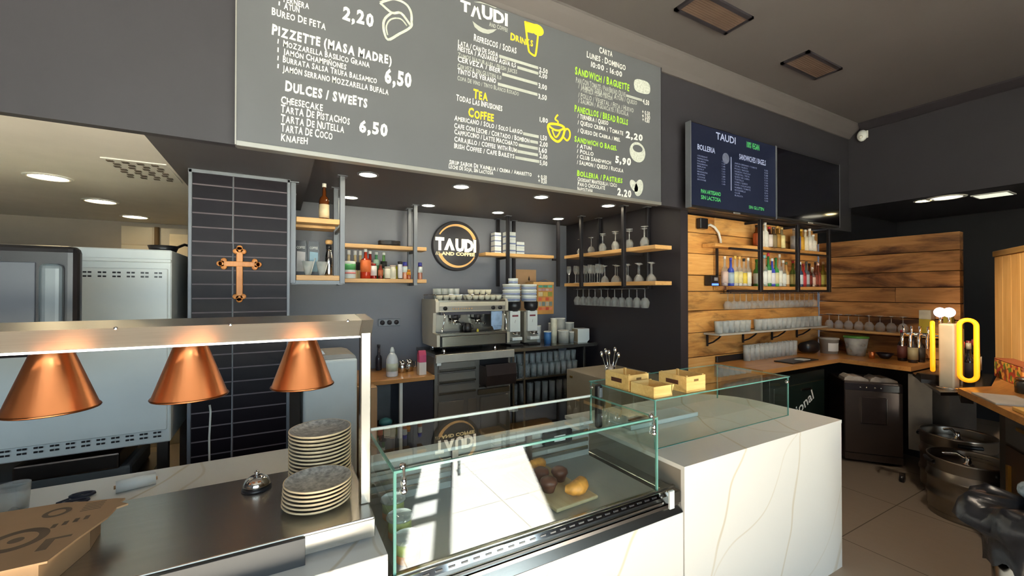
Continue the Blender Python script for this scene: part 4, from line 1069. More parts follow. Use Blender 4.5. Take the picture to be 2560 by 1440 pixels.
# white boxes on the right shelf
def carton(label, x, y, z, w_, h, group='white boxes on the right hanging shelf'):
    t = T('white_box', label, 'box', (x, y, z), 0, group)
    MB().box(-w_/2, w_/2, -.05, .05, 0, h, .002, 1).build('body', M_white, t)
    MB().box(-w_/2 - .0008, w_/2 + .0008, -.0508, .0508, h*.30, h*.52).build('stripe', CM('#6d7ba0'), t)
for st, x, y, w_, hs in (('tall narrow', 2.130, 4.20, .080, (.058, .058, .058, .058)), ('wide', 2.265, 4.14, .115, (.080, .075, .085)), ('short', 2.385, 4.14, .100, (.066, .070))):
    z = 2.1205
    for i, h in enumerate(hs):
        carton('%s box of the %s stack on the hanging shelf by the round sign' % (('bottom', 'second', 'third', 'fourth')[i] if i < len(hs)-1 else 'topmost', st), x, y, z, w_, h - .001); z += h

# ------------------------------------------------------------------ glasses
def wine_mesh(r=.040, h=.175, bowl=.095):
    return MB().shell([(r*.78, h), (r*.76, h), (r*.97, h - bowl*.55), (r*.55, h - bowl*.93), (.005, h - bowl), (.0035, h*.30), (.0035, .012), (r*.8, .003), (r*.82, 0), (0, 0)], n=14)
def coupe_mesh(r=.052, h=.165, bowl=.05):
    return MB().shell([(r, h), (r*.97, h), (r*.85, h - bowl*.5), (r*.3, h - bowl*.95), (.004, h - bowl), (.0035, h*.30), (.0035, .012), (r*.72, .003), (r*.74, 0), (0, 0)], n=14)
def tumbler_mesh(r=.034, h=.10):
    return MB().shell([(0, .006), (r*.80, .006), (r*.97, h), (r, h), (r*.84, 0), (0, 0)], n=14)
def glasses(name, mb, m, cat, pts, labf, group, flip=False):
    """one real glass, then copies of it; flip stands them on the rim or hangs them by the foot"""
    proto = None; off = max(v[2] for v in mb.v)
    for i, (x, y, z) in enumerate(pts):
        if proto is None:
            proto = mb.build(name, m, None, (x, y, z)); o = proto
        else:
            o = proto.copy(); COL.objects.link(o)
        o.location = (x, y, z + (off if flip else 0)); o.rotation_euler = (PI if flip else 0, 0, .37*i)
        o['label'] = labf(i); o['category'] = cat; o['group'] = group
n_ = 12
pts = [(3.00 + .095*(i % 2), 2.84 + .098*i, 2.1185) for i in range(n_) if i not in (8, 10)]
glasses('wine_glass', wine_mesh(.042, .19, .09), M_drink, 'glass', pts, lambda i: '%s upturned wine glass from the open end of the upper partition shelf' % nth(i), 'upturned glasses on the upper partition shelf', True)
pts = [(2.995 + .10*(i % 2), 2.76 + .078*i, 1.7925) for i in range(9)]
glasses('stemmed_glass', coupe_mesh(.044, .175, .07), M_drink, 'glass', pts, lambda i: '%s upturned stemmed glass from the open end of the lower partition shelf' % nth(i), 'upturned glasses on the lower partition shelf', True)
pts = [(2.985 + .068*(i % 3), 3.49 + .042*i, 1.7925) for i in range(13)]
glasses('champagne_flute', wine_mesh(.030, .20, .10), M_drink, 'glass', pts, lambda i: '%s champagne flute from the near post at the far end of the lower partition shelf' % nth(i), 'flutes on the lower partition shelf')
rk = T('glass_rail', 'black rail under the partition shelf holding hanging wine glasses', 'rack', (0, 0, 0))
MB().box(3.022, 3.028, 2.80, 3.98, 1.716, 1.722).build('rail', M_bmetal, rk); MB().box(3.072, 3.078, 2.80, 3.98, 1.716, 1.722).build('rail', M_bmetal, rk)
b = MB()
for y in (2.82, 3.40, 3.96): b.box(3.022, 3.028, y, y+.006, 1.722, 1.7555).box(3.072, 3.078, y, y+.006, 1.722, 1.7555)
b.build('hangers', M_bmetal, rk)
pts = [(3.05, 2.885 + .103*i, 1.5405) for i in range(11)]
glasses('hanging_glass', wine_mesh(.046, .185, .10), M_drink, 'glass', pts, lambda i: '%s wine glass from the open end hanging under the partition shelf' % nth(i), 'wine glasses hanging under the partition shelf', True)

# ------------------------------------------------------------------ back counter, drawers and glass rack
M_unit = mat('drawer_unit_steel', '#8d8780', .38, .65, var=.06, scale=5)  # mid-grey steel of the drawer unit
thing('steel_worktop', MB().box(1.262, 3.18, 3.715, 4.330, 1.082, 1.117, .003, 1), M_steel, 'long steel worktop under the espresso machine', 'worktop', (0, 0, 0))
thing('worktop_apron', MB().box(1.264, 2.085, 3.700, 3.7145, 1.040, 1.112, .002, 1), mat('bright_apron_steel', '#b9b4ac', .35, .4), 'bright steel edge strip along the front of the coffee worktop', 'strip', (0, 0, 0))
t = T('drawer_unit', 'steel drawer unit with a knock box under the espresso machine', 'cabinet', (0, 0, 0))
MB().box(1.268, 2.070, 3.760, 4.30, .06, 1.0815).build('body', M_unit, t)
for z0, z1 in ((.945, 1.035), (.835, .935), (.730, .825)):
    d = MB().box(1.300, 1.672, 3.735, 3.760, z0, z1, .004, 1).build('drawer', M_unit, t)
    MB().prism([(3.735, z0 + .002), (3.715, z0 + .012), (3.715, z0 + .028), (3.735, z0 + .030)], 'x', 1.305, 1.668).build('handle', M_steel, d)
d = MB().prism([(3.755, .76), (3.60, .80), (3.575, .90), (3.60, 1.0), (3.61, 1.0), (3.59, .90), (3.615, .815), (3.755, .78)], 'x', 1.72, 2.045).box(1.72, 1.728, 3.60, 3.755, .79, .98).box(2.037, 2.045, 3.60, 3.755, .79, .98).build('knock_box', mat('brown_steel', '#3c3231', .4, .5), t)
MB().box(1.725, 2.04, 3.752, 3.758, .79, 1.03).build('recess', M_bplast, t)
MB().box(1.70, 2.055, 3.738, 3.760, .690, .745, .004, 1).build('drawer', M_steel, t)
for x0, x1 in ((1.300, 1.560), (1.600, 1.690), (1.730, 2.045)):
    MB().box(x0, x1, 3.740, 3.760, .10, .670, .006, 1).build('door', M_unit, t)
for x in (1.32, 2.03): MB().box(x-.02, x+.02, 3.80, 4.2, 0, .06).build('foot', M_bplast, t)
t = T('bar_towel', 'small white cloth at the wooden counter corner of the steel worktop', 'cloth', (1.285, 3.712, 1.035))
MB().box(-.012, .03, -.010, .0, -.02, .075, .004, 2).build('cloth', M_white, t)
t = T('glass_rack', 'open rack with two shelves of glasses beside the steel drawers', 'rack', (0, 0, 0))
for x in (2.095, 2.225, 3.01): MB().box(x-.009, x+.009, 3.735, 3.753, 0, 1.0815).build('post', M_steel, t)
for x in (2.095, 3.01): MB().box(x-.009, x+.009, 4.25, 4.27, 0, 1.0815).build('post', M_steel, t)
for z in (.800, .530): MB().box(2.08, 3.03, 3.754, 4.27, z-.022, z, .002, 1).build('board', M_steel, t)
MB().box(2.08, 3.03, 4.28, 4.30, 0, 1.08).build('back_panel', M_black, t)
pts = [(2.16 + .078*(k % 11), 3.83 + .12*(k // 11), .8005) for k in range(22)]
glasses('tumbler', tumbler_mesh(.034, .12), M_drink, 'glass', pts, lambda i: '%s glass from the drawers in the %s row of the upper rack board' % (nth(i % 11), ('front', 'rear')[i//11]), 'glasses on the upper rack board')
pts = [(2.16 + .078*(k % 11), 3.86 + .13*(k // 11), .9235) for k in range(11)]
glasses('tumbler', tumbler_mesh(.034, .11), M_drink, 'glass', pts, lambda i: '%s glass from the drawer side stacked on the front row of the rack' % nth(i), 'glasses stacked on the upper rack board')
pts = [(2.17 + .095*k, 3.85, .5305) for k in range(8)]
glasses('tall_glass', tumbler_mesh(.036, .19), M_drink, 'glass', pts, lambda i: '%s tall glass from the drawer side on the lower board of the rack' % nth(i), 'tall glasses on the lower rack board')

# wood counter to the left
t = T('wood_counter', 'short wooden counter with a navy door beside the steel drawers', 'counter', (0, 0, 0))
MB().box(.56, 1.258, 3.715, 4.330, .892, .931, .003, 1).build('worktop', M_ctop, t)
MB().box(.700, .935, 4.05, 4.07, 0, .892).build('back_panel', mat('grey_green_panel', '#74777a', .6), t)
MB().box(.942, .968, 3.735, 3.765, 0, .892).build('post', M_white, t)
MB().box(.972, 1.255, 3.745, 3.775, .02, .892, .003, 1).build('door', mat('navy_door', '#201f2c', .4), t)
MB().box(.56, .60, 4.10, 4.14, 0, .892).build('leg', M_bmetal, t)
t = T('cleaner_jug', 'white plastic cleaner bottle on the wooden counter', 'bottle', (.905, 3.860, .9315))
MB().lathe([(.048, 0), (.052, .010), (.052, .15), (.040, .185), (.020, .215)], n=20).build('body', mat('pale_plastic', '#c9cfd6', .4), t)
MB().lathe([(.022, .215), (.020, .235), (.010, .262), (.001, .264)], n=14).build('nozzle', M_white, t)
MB().shell([(.052, .05), (.0535, .05), (.0535, .12), (.052, .12)], n=20).build('label', CM('#b8bfae'), t)
t = T('milk_carton', 'pink topped milk carton on the wooden counter', 'carton', (1.165, 3.815, .9315))
MB().box(-.034, .034, -.034, .034, 0, .115, .002, 1).build('carton', mat('carton_white', '#d5cfc8', .5), t)
MB().box(-.0335, .0335, -.0335, .0335, .115, .185, .002, 1).build('printed_top', CM('#c2416f'), t)
MB().prism([(-.033, .185), (.033, .185), (.010, .222), (-.010, .222)], 'x', -.033, .033).build('gable', CM('#b03460'), t)
for i, (x, y) in enumerate(((1.03, 4.00), (1.11, 4.05))):
    t = T('milk_jug', 'small steel jug on the wooden counter next to the ' + ('white bottle', 'pink carton')[i], 'jug', (x, y, .9315))
    MB().shell([(.036, .004), (.040, .05), (.032, .105), (.034, .105), (.043, .05), (.038, 0), (0, 0)], n=20).build('body', M_chrome, t)
    MB().tube([(.038, 0, .09), (.066, 0, .085), (.066, 0, .035), (.040, 0, .025)], .004, 6).build('handle', M_chrome, t)
bottle('dark slim bottle at the back of the wooden counter by the steel post', (.86, 4.22, .9315), .030, .25, '#2a2a33', None, '#22222a', None, .4, .4)
# white chest behind the pass, box and crate
t = T('ice_chest', 'white rounded chest standing beside the tiled pillar', 'chest', (.337, 3.52, 0))
MB().box(-.182, .182, -.22, .22, .04, 1.205, .02, 3).build('body', M_cool, t)
MB().prism([(-.175, 1.206), (.175, 1.206), (.165, 1.225), (.12, 1.238), (-.12, 1.238), (-.165, 1.225)], 'y', -.21, .21).build('lid', mat('taupe_lid', '#a09a92', .5), t)
for x in (-.15, .15): MB().box(x-.02, x+.02, -.18, .18, 0, .04).build('foot', M_bplast, t)
t = T('cleaning_cloth', 'white cloth dropped on the lid of the white chest', 'cloth', (.245, 3.42, 1.239))
MB().prism([(-.06, 0), (.06, 0), (.045, .022), (.01, .036), (-.03, .030), (-.055, .018)], 'y', -.06, .05).build('cloth', M_white, t)
t = T('cardboard_box', 'tall brown cardboard box beside the white chest', 'box', (.622, 3.53, 0))
MB().box(-.062, .072, -.075, .075, 0, .93, .003, 1).build('body', M_kraft, t)
MB().prism([(-.062, .931), (-.062, .936), (.072, .936), (.072, .931)], 'y', -.075, 0).build('flap', M_kraft, t)
t = T('cleaning_bucket', 'dark bucket with turquoise cloth on the floor under the wooden counter', 'bucket', (.815, 3.80, 0))
MB().shell([(.08, .01), (.10, .54), (.105, .54), (.085, 0), (0, 0)], n=20).build('body', M_bplast, t)
MB().sphere((.02, 0, .545), .06, 12, 8, (1, 1, .6)).build('cloth', CM('#3f7f88'), t)

# ------------------------------------------------------------------ espresso machine
M_em = mat('cream_machine', '#c3bcab', .35, .15, var=.04)
t = T('espresso_machine', 'two group espresso machine with cups on top', 'coffee machine', (0, 0, 0))
fl = [(4.24, 1.165), (4.26, 1.24), (4.28, 1.62), (3.86, 1.625), (3.832, 1.60), (3.832, 1.50), (3.905, 1.49), (3.925, 1.30), (3.80, 1.285), (3.80, 1.175), (3.86, 1.165)]
for x in (1.305, 2.055): MB().prism(fl, 'x', x, x + .030).build('side_panel', M_em, t)
MB().box(1.336, 2.054, 3.832, 4.26, 1.500, 1.595, .004, 1).build('top_housing', M_em, t)
MB().box(1.345, 2.045, 3.826, 3.833, 1.512, 1.555).build('control_strip', mat('grey_strip', '#8d8983', .3, .4), t)
for x in (1.395, 1.905, 1.985):
    k_ = MB().cyl(x, 0, 0, .014, .020, n=16, M=Matrix.Translation((0, 3.826, 1.535)) @ Matrix.Rotation(PI/2, 4, 'X'))
    k_.build('knob', M_bplast, t)
b = MB()
for k in range(8): b.box(1.47 + .028*k, 1.482 + .028*k, 3.823, 3.827, 1.525, 1.537)
b.build('buttons', CM('#c89a6a'), t)
MB().box(1.336, 2.054, 3.95, 3.97, 1.30, 1.50).build('splash_back', M_steel, t)
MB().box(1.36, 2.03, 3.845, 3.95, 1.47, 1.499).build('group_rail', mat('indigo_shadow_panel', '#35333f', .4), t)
for x in (1.520, 1.760):
    g_ = MB().cyl(x, 3.885, 1.420, 1.470, .036, n=20).box(x-.048, x+.048, 3.86, 3.94, 1.435, 1.485, .006, 1).build('group_head', M_bplast, t)
    MB().cyl(x, 3.885, 1.392, 1.420, .033, n=20).build('filter_basket', M_chrome, g_)
    MB().tube([(x, 3.86, 1.405), (x + .01, 3.78, 1.395), (x + .012, 3.735, 1.385)], [.008, .011, .013], 8).build('handle', M_bplast, g_)
    MB().tube([(x-.012, 3.885, 1.392), (x-.02, 3.885, 1.372)], .005).tube([(x+.012, 3.885, 1.392), (x+.02, 3.885, 1.372)], .005).build('spout', M_chrome, g_)
for x, s_ in ((1.385, -1), (2.032, .5)):
    MB().tube([(x, 3.86, 1.50), (x, 3.80, 1.46), (x + .015*s_, 3.79, 1.40), (x + .03*s_, 3.80, 1.31)], .006).build('steam_wand', M_chrome, t)
MB().box(1.336, 2.054, 3.800, 3.95, 1.270, 1.298, .003, 1).build('drip_tray', M_steel, t)
MB().box(1.355, 2.035, 3.788, 3.799, 1.172, 1.268, .004, 2).build('front_apron', M_steel, t)
MB().box(1.336, 2.054, 3.80, 4.24, 1.165, 1.269).build('base', M_bplast, t)
for x in (1.39, 1.935):
    for y in (3.84, 4.18): MB().lathe([(.020, 1.1175), (.022, 1.125), (.014, 1.14), (.016, 1.165)], x, y, n=14).build('foot', M_chrome, t)
r_ = MB().tube([(1.32, 3.87, 1.665), (2.07, 3.87, 1.665), (2.07, 4.25, 1.665), (1.32, 4.25, 1.665)], .005, 6, True)
for x, y in ((1.32, 3.87), (2.07, 3.87), (2.07, 4.25), (1.32, 4.25), (1.69, 3.87)): r_.tube([(x, y, 1.62), (x, y, 1.665)], .004, 6)
r_.build('cup_rail', M_chrome, t)
MB().box(1.335, 2.055, 3.84, 4.255, 1.5955, 1.612).build('cup_tray', M_steel, t)
thing('cleaning_cloth', MB().box(-.062, .062, -.006, .006, -.15, .0, .003, 1).prism([(-.05, -.15), (.055, -.15), (.05, -.182), (-.03, -.188)], 'y', -.005, .005), mat('blue_cloth', '#8aa2c2', .8, var=.3, scale=14), 'pale blue cloth hanging from the espresso machine next to the grinder', 'cloth', (1.945, 3.8230, 1.498))
t = T('steel_jug', 'black milk jug standing on the drip tray between the groups', 'jug', (1.645, 3.87, 1.2985))
MB().shell([(.034, .004), (.038, .04), (.032, .085), (.034, .085), (.041, .04), (.036, 0), (0, 0)], n=18).build('body', M_bplast, t)
MB().tube([(.036, 0, .07), (.058, 0, .065), (.058, 0, .025), (.038, 0, .02)], .004, 6).build('handle', M_bplast, t)
bottle('small yellow bottle cap jar at the middle of the drip tray', (1.735, 3.825, 1.2985), .012, .03, '#c9b83a', None, None, None, .3, .6, cap=.02, name='small_jar')
# cups on the machine
M_cup = mat('cream_cup', '#d8d3c0', .3, var=.05)
cp = None; k = 0
def cup(loc, rz, label):
    global cp
    if cp is None:
        cp = T('coffee_cup', label, 'cup', loc, rz, 'cups on the espresso machine')
        MB().shell([(.018, .004), (.028, .03), (.030, .052), (.032, .052), (.031, .028), (.020, 0), (0, 0)], n=16).build('bowl', M_cup, cp)
        MB().tube([(.030, 0, .044), (.046, 0, .040), (.046, 0, .020), (.028, 0, .014)], .0035, 6).build('handle', M_cup, cp)
    else: dup(cp, loc, rz, label)
for row, (y, zz) in enumerate(((3.925, 1.6125), (4.01, 1.6125), (3.967, 1.6665))):
    for i in range(6 if row < 2 else 4):
        cup((1.690 + .066*i + (.033 if row == 2 else 0), y, zz), 1.2 + .15*i, '%s cream cup in the %s on the espresso machine, counted towards the grinders' % (nth(i), ('front row', 'back row', 'upper layer')[row]))
for i in range(4): cup((1.375 + .068*i, 3.93, 1.6125), 1.2 + .2*i, '%s cream cup from the outer flank of the espresso machine top' % nth(i))
pts = [(1.42 + .066*(i % 4), 4.09 + .08*(i//4), 1.6125) for i in range(8)]
glasses('water_glass', tumbler_mesh(.030, .115), M_frost, 'glass', pts, lambda i: '%s water glass in the %s row on the espresso machine, counted towards the grinders' % (nth(i % 4), ('front', 'back')[i//4]), 'water glasses on the espresso machine')
# grinders
for i, x in enumerate((2.222, 2.440)):
    t = T('coffee_grinder', ('white coffee grinder touching the espresso machine', 'white coffee grinder next to the blue paper cups')[i], 'grinder', (x, 3.98, 1.1175), 0, 'coffee grinders')
    MB().box(-.085, .085, -.02, .16, .018, .365, .006, 1).build('body', mat('warm_grey_body', '#8f897c', .4), t)
    MB().prism([(-.062, .150), (.062, .150), (.062, .372), (-.062, .372)], 'y', -.055, -.0205).build('front_panel', M_white, t)
    MB().box(-.036, .036, -.058, -.055, .310, .328).build('display', CM('#7a3a44'), t)
    MB().text('/', -.006, .245, .004, .03, -.0556, .01).build('mark', M_bplast, t)
    MB().tube([(-.03, -.06, .135), (-.03, -.11, .125), (.03, -.11, .125), (.03, -.06, .135)], .006, 8).build('fork', M_chrome, t)
    MB().lathe([(.040, .150), (.024, .118), (.020, .118)], 0, -.085, n=16).build('funnel', M_steeld, t)
    MB().box(-.060, .060, -.105, -.03, .060, .095, .005, 1).build('knock_bar', M_white, t)
    MB().box(-.075, .075, -.10, .16, 0, .018, .004, 1).build('base', M_bplast, t)
    MB().lathe([(.045, .366), (.075, .40), (.078, .468), (.07, .472)], 0, -.02, n=24).build('hopper', M_bplast, t)
# white tubs on the hoppers
tp = None
for st, x, n, ww in (('left', 2.222, 3, .095), ('right', 2.440, 3, .085)):
    for i in range(n + (1 if st == 'left' else 0)):
        sm = i == n
        lab = '%s white tub on the coffee grinder %s' % (('lowest', 'second', 'third', 'small topmost')[i], 'by the espresso machine' if st == 'left' else 'by the paper cups')
        t = T('white_tub', lab, 'tub', (x - .035 + (.02 if sm else 0), 3.945, 1.5902 + i*.062), 0, 'white tubs on the grinders')
        r0 = .052 if sm else ww
        MB().lathe([(r0*.94, 0), (r0, .046), (r0*1.03, .048), (r0*1.03, .060), (r0*.97, .0615)], n=24).build('body', M_white, t)
        MB().shell([(r0*.965, .012), (r0*1.0, .012), (r0*1.005, .030), (r0*.985, .030)], n=24).build('band', CM('#7d8bb0'), t)
# kraft sheet and sticker poster on the back wall
t = T('kraft_sheet', 'plain kraft sheet with a small mark pinned behind the sticker poster', 'sheet', (2.64, 4.333, 1.44))
MB().box(-.18, .10, -.006, 0, 0, .52).build('sheet', M_kraft, t)
MB().prism([(-.015, .40), (0, .445), (.012, .40), (0, .385)], 'y', -.0075, -.006).build('mark', CM('#3a2a1c'), t)
t = T('sticker_poster', 'orange framed poster of colourful stickers hung in the nook corner', 'poster', (2.86, 4.312, 1.62))
MB().box(-.125, .125, -.008, 0, -.20, .19, .004, 1).build('board', mat('orange_board', '#c98f4c', .6), t)
MB().tube([(-.1, -.004, .19), (0, -.004, .225), (.1, -.004, .19)], .003, 6).build('cord', M_kraft, t)
for name, cols, z0, h in (('green_stickers', ('#5fae96', '#4f9a86', '#67b8a0'), .125, .045), ('pink_stickers', ('#c9a0a8', '#b98a9a', '#d0b0b0', '#c59098'), .085, .028), ('yellow_stickers', ('#d8cba0', '#d8b45a', '#8f9a4a'), .02, .050), ('red_stickers', ('#d9694a', '#e09048', '#d0583c', '#d88a5a'), -.035, .040), ('grey_stickers', ('#a8a8a0', '#6f7f80', '#b8b0a0', '#7c8a86'), -.10, .052), ('orange_stickers', ('#d9603c', '#e07c58', '#d05038', '#df8a68'), -.15, .035)):
    n = len(cols)
    for i, c in enumerate(cols):
        w_ = .21/n
        MB().box(-.105 + i*w_ + .004, -.105 + (i+1)*w_ - .004, -.0095, -.008, z0, z0 + h).build('sticker', CM(c, .6), t)
# takeaway cups and boxes at the right end of the worktop
def cupstack(label, x, y, r, h, col, name='paper_cups', taper=1.15):
    t = T(name, label, 'cups', (x, y, 1.1175))
    n = max(2, int(h/.03)); b = MB()
    b.lathe([(r/taper, 0), (r, h*.55)] + [(r*(1 + .03*(k % 2)), h*(.55 + .45*k/n)) for k in range(1, n+1)], n=20)
    b.build('stack', CM(col, .5), t)
    MB().shell([(r*.9, h-.01), (r*.98, h + .004), (r*1.06, h + .002), (r*1.02, h - .006)], n=20).build('rim', M_whitep, t)
cupstack('blue paper cup stack next to the grinders', 2.620, 3.90, .042, .135, '#3a6ea8')
cupstack('white paper cups behind the blue ones', 2.585, 4.05, .038, .19, '#c2c6c8')
cupstack('tall cream stack of paper cups right of the blue cups', 2.725, 3.93, .036, .275, '#d5cfba')
cupstack('small white stack of cups behind the tall cream one', 2.79, 4.07, .036, .21, '#b9bcbc')
cupstack('large grey paper bowls at the front of the worktop by the napkin box', 2.835, 3.90, .062, .135, '#a9a9a3', 'paper_bowls', 1.05)
cupstack('tall stack of grey paper bowls at the back of the worktop', 2.905, 4.06, .060, .265, '#9a9a94', 'paper_bowls', 1.3)
cupstack('grey paper bowls right of the tall stack', 3.035, 4.06, .058, .210, '#a5a59e', 'paper_bowls', 1.3)
cupstack('clear plastic cups in front of the grey bowls', 2.935, 3.88, .030, .12, '#9fa39f', 'plastic_cups')
t = T('napkin_box', 'white napkin box at the partition end of the steel worktop', 'box', (3.055, 3.86, 1.1175), R(-8))
MB().prism([(-.075, 0), (.045, 0), (.075, .03), (.075, .155), (-.075, .155)], 'y', -.06, .07).build('body', M_cool, t)
MB().box(-.0765, -.0745, -.058, .068, .005, .15).build('side', mat('taupe_card', '#948b78', .6), t)
# wall sockets
t = T('wall_socket', 'long grey socket strip on the back wall left of the espresso machine', 'socket', (.985, 4.333, 1.385))
MB().box(-.11, .11, -.012, 0, -.036, .036, .004, 1).build('plate', M_pipe, t)
for k in range(3): MB().cyl(0, 0, 0, .004, .024, n=18, M=Matrix.Translation((-.07 + .07*k, -.012, 0)) @ Matrix.Rotation(PI/2, 4, 'X')).build('outlet', M_wall2, t)

# ================================================================== BAR CORNER
MB_ = MB().box(3.32, 5.72, 2.7301, 2.74, 0, 2.445); struct('wall_backing', MB_, M_black)
struct('wall_backing_side', MB().box(5.8201, 5.83, 1.44, 2.74, 0, 2.28), M_black)

t = T('bar_shelf', 'black framed shelf of spirits on the plank wall under the televisions', 'shelf', (0, 0, 0))
for x in (4.245, 4.935, 5.60):
    MB().box(x-.022, x+.022, 2.472, 2.502, 1.690, 2.42, .002, 1).build('post', M_bmetal, t)
    MB().box(x-.012, x+.012, 2.503, 2.644, 2.39, 2.415).box(x-.012, x+.012, 2.503, 2.644, 1.692, 1.712).build('wall_arm', M_bmetal, t)
MB().box(3.725, 3.742, 2.60, 2.620, 1.751, 2.118).build('back_post', M_bmetal, t)
MB().box(3.56, 5.58, 2.503, 2.644, 2.119, 2.155, .003, 1).build('board', M_plank, t)
MB().box(3.725, 5.70, 2.503, 2.644, 1.713, 1.750, .003, 1).build('board', M_plank, t)
MB().box(3.72, 5.62, 2.480, 2.502, 1.690, 1.7125).build('front_bar', M_bmetal, t)
MB().box(3.75, 5.62, 2.480, 2.502, 2.100, 2.1185).build('front_bar', M_bmetal, t)
def cname(h):
    import colorsys
    r, g, b_ = [int(h[1:][i:i+2], 16)/255 for i in (0, 2, 4)]
    H, S_, V_ = colorsys.rgb_to_hsv(r, g, b_)
    if V_ < .24: return 'black'
    if S_ < .14: return 'white' if V_ > .8 else 'grey'
    k = 'red' if H < .03 or H > .93 else ('amber' if V_ < .62 else 'orange') if H < .10 else ('gold' if S_ > .35 else 'cream') if H < .17 else 'green' if H < .46 else 'blue' if H < .72 else 'violet'
    return ('dark ' if V_ < .40 and k not in ('amber',) else 'pale ' if S_ < .25 and k != 'cream' else '') + k
low = [ # x, glass, label, cap, h, clear
 (3.80, '#c9a9a8', '#cdb6ae', '#d8c8c0', .29, 1), (3.895, '#3b4fb0', '#9fb4c4', '#3b3fa0', .28, 0), (3.965, '#c8c8c0', '#d9d49a', '#d9b85a', .30, 1), (4.035, '#cfcfd0', '#d8cf9a', '#d9b060', .30, 1), (4.11, '#d0d0cc', '#d6c04a', '#24252c', .28, 1), (4.180, '#cfd4cc', '#e0e2d6', '#e6e6df', .29, 1),
 (4.325, '#3f7a3a', '#dfe6de', '#2f7a2a', .28, 0), (4.395, '#c8d6d0', '#e2e8e2', '#c8dce0', .30, 1), (4.465, '#8fb0b0', '#e0e6e6', '#8fc4cc', .33, 1), (4.535, '#2f7a40', '#dfe4dc', '#b8324a', .355, 0), (4.605, '#4450b8', '#e2e4ee', '#d8dfe8', .30, 0), (4.675, '#3f8a4a', '#d8cfa8', '#2f7a3a', .31, 0), (4.745, '#c9cfc8', '#e4e6dd', '#e8e8e2', .35, 1), (4.815, '#c0c8c4', '#e2e8e4', '#e6e6e0', .29, 1), (4.875, '#b8905a', '#e0d0b0', '#5a6a4a', .27, 0),
 (5.010, '#5f7a3a', '#dcd58a', '#a82f3a', .29, 0), (5.085, '#8a5a2a', '#e8e2d8', '#e6d6b8', .33, 0), (5.155, '#3a4a6a', '#d8e4ee', '#dfe6ee', .28, 0), (5.225, '#a02a2f', '#c84048', '#8a2028', .26, 0), (5.290, '#5a5f66', '#c0c6cc', '#3a3a40', .29, 0), (5.355, '#4a2018', '#7a2a20', '#2a1612', .27, 0), (5.420, '#d0a890', '#e8c8b8', '#e6dcd4', .23, 1), (5.485, '#5a2a1e', '#8a4030', '#3a1a14', .29, 0), (5.545, '#7a3a2a', '#a85040', '#c8a8a0', .28, 0), (5.665, '#8a7a2a', '#d9d06a', '#c8b088', .30, 0)]
for i, (x, g, l, c, h, cl) in enumerate(low):
    bottle('%s bottle with %s cap, %s from the router on the lower bar shelf' % (cname(g), cname(c), nth(i)), (x, 2.575, 1.7505), .031, h, g, l, c, 'spirits on the lower bar shelf', .34, .34, (.10, .48), bool(cl))
up = [(4.33, '#6a3a1c', '#c8683a', '#2a1a12', .25, 0), (4.405, '#d8d4cc', '#e2ded4', '#e8e4dc', .29, 0), (4.480, '#dcdad4', '#d8d8d2', '#cfcac0', .29, 0), (4.555, '#3a1614', '#e0d6d0', '#b02a2a', .25, 0), (4.635, '#4a3a2a', '#8a7a5a', '#5a4a3a', .25, 0), (4.71, '#6a4a1e', '#a8803a', '#c89a4a', .27, 0), (4.79, '#8a7a5a', '#e0d49a', '#a8905a', .26, 0),
      (5.03, '#b8bcc0', '#c8ccd0', '#d0d4d8', .28, 1), (5.10, '#b0b8c8', '#5a6ac0', '#c8d0e0', .28, 1), (5.18, '#a87820', '#c8962a', '#d8b04a', .27, 0), (5.27, '#d8cbb0', '#e2dac4', '#e6e2d6', .27, 0), (5.36, '#d2ccc0', '#e4e0d6', '#e8e4dc', .29, 0), (5.44, '#cfcabd', '#dcd8cc', '#e8e4dc', .22, 0)]
for i, (x, g, l, c, h, cl) in enumerate(up):
    bottle('%s bottle with %s cap, %s from the cable on the upper bar shelf' % (cname(g), cname(c), nth(i)), (x, 2.575, 2.1555), .034, h*.92, g, l, c, 'bottles on the upper bar shelf', .30, .36, (.06, .62), bool(cl))
rk = T('glass_rail', 'rail under the bar shelf holding hanging wine glasses', 'rack', (0, 0, 0))
MB().box(3.80, 5.58, 2.545, 2.551, 1.676, 1.682).box(3.80, 5.58, 2.615, 2.621, 1.676, 1.682).build('rails', M_bmetal, rk)
b = MB()
for x in (3.85, 4.60, 5.50): b.box(x, x+.006, 2.545, 2.549, 1.6825, 1.7125).box(x, x+.006, 2.617, 2.621, 1.6825, 1.7125)
b.build('hangers', M_bmetal, rk)
pts = [(3.86 + .100*i, 2.583, 1.520) for i in range(17)]
glasses('hanging_glass', wine_mesh(.045, .165, .085), M_drink, 'glass', pts, lambda i: '%s wine glass from the router end hanging under the bar shelf' % nth(i), 'wine glasses hanging under the bar shelf', True)
# router with a blue glow, black box with a white cable
t = T('wifi_router', 'small black box glowing blue beside the lower bar shelf', 'router', (3.655, 2.600, 1.752))
MB().box(-.06, .045, -.03, .046, 0, .10, .008, 2).build('body', M_bplast, t)
MB().box(-.055, .040, -.034, -.029, .004, .022, .002, 1).build('blue_light', emis('blue_glow', '#3a5cff', 5), t)
MB().box(-.02, .03, -.032, -.0295, .05, .08).build('label', CM('#8a8a90'), t)
t = T('junction_box', 'black square box with a white cable high on the plank wall by the television', 'box', (3.535, 2.648, 2.345))
MB().box(-.055, .055, -.05, 0, -.050, .050, .006, 1).build('box', M_bplast, t)
MB().tube([(.055, -.02, -.02), (.12, -.02, .0), (.19, -.02, -.02), (.25, -.02, -.07), (.28, -.02, -.14), (.285, -.02, -.185)], .012, 8).build('cable', M_whitep, t)

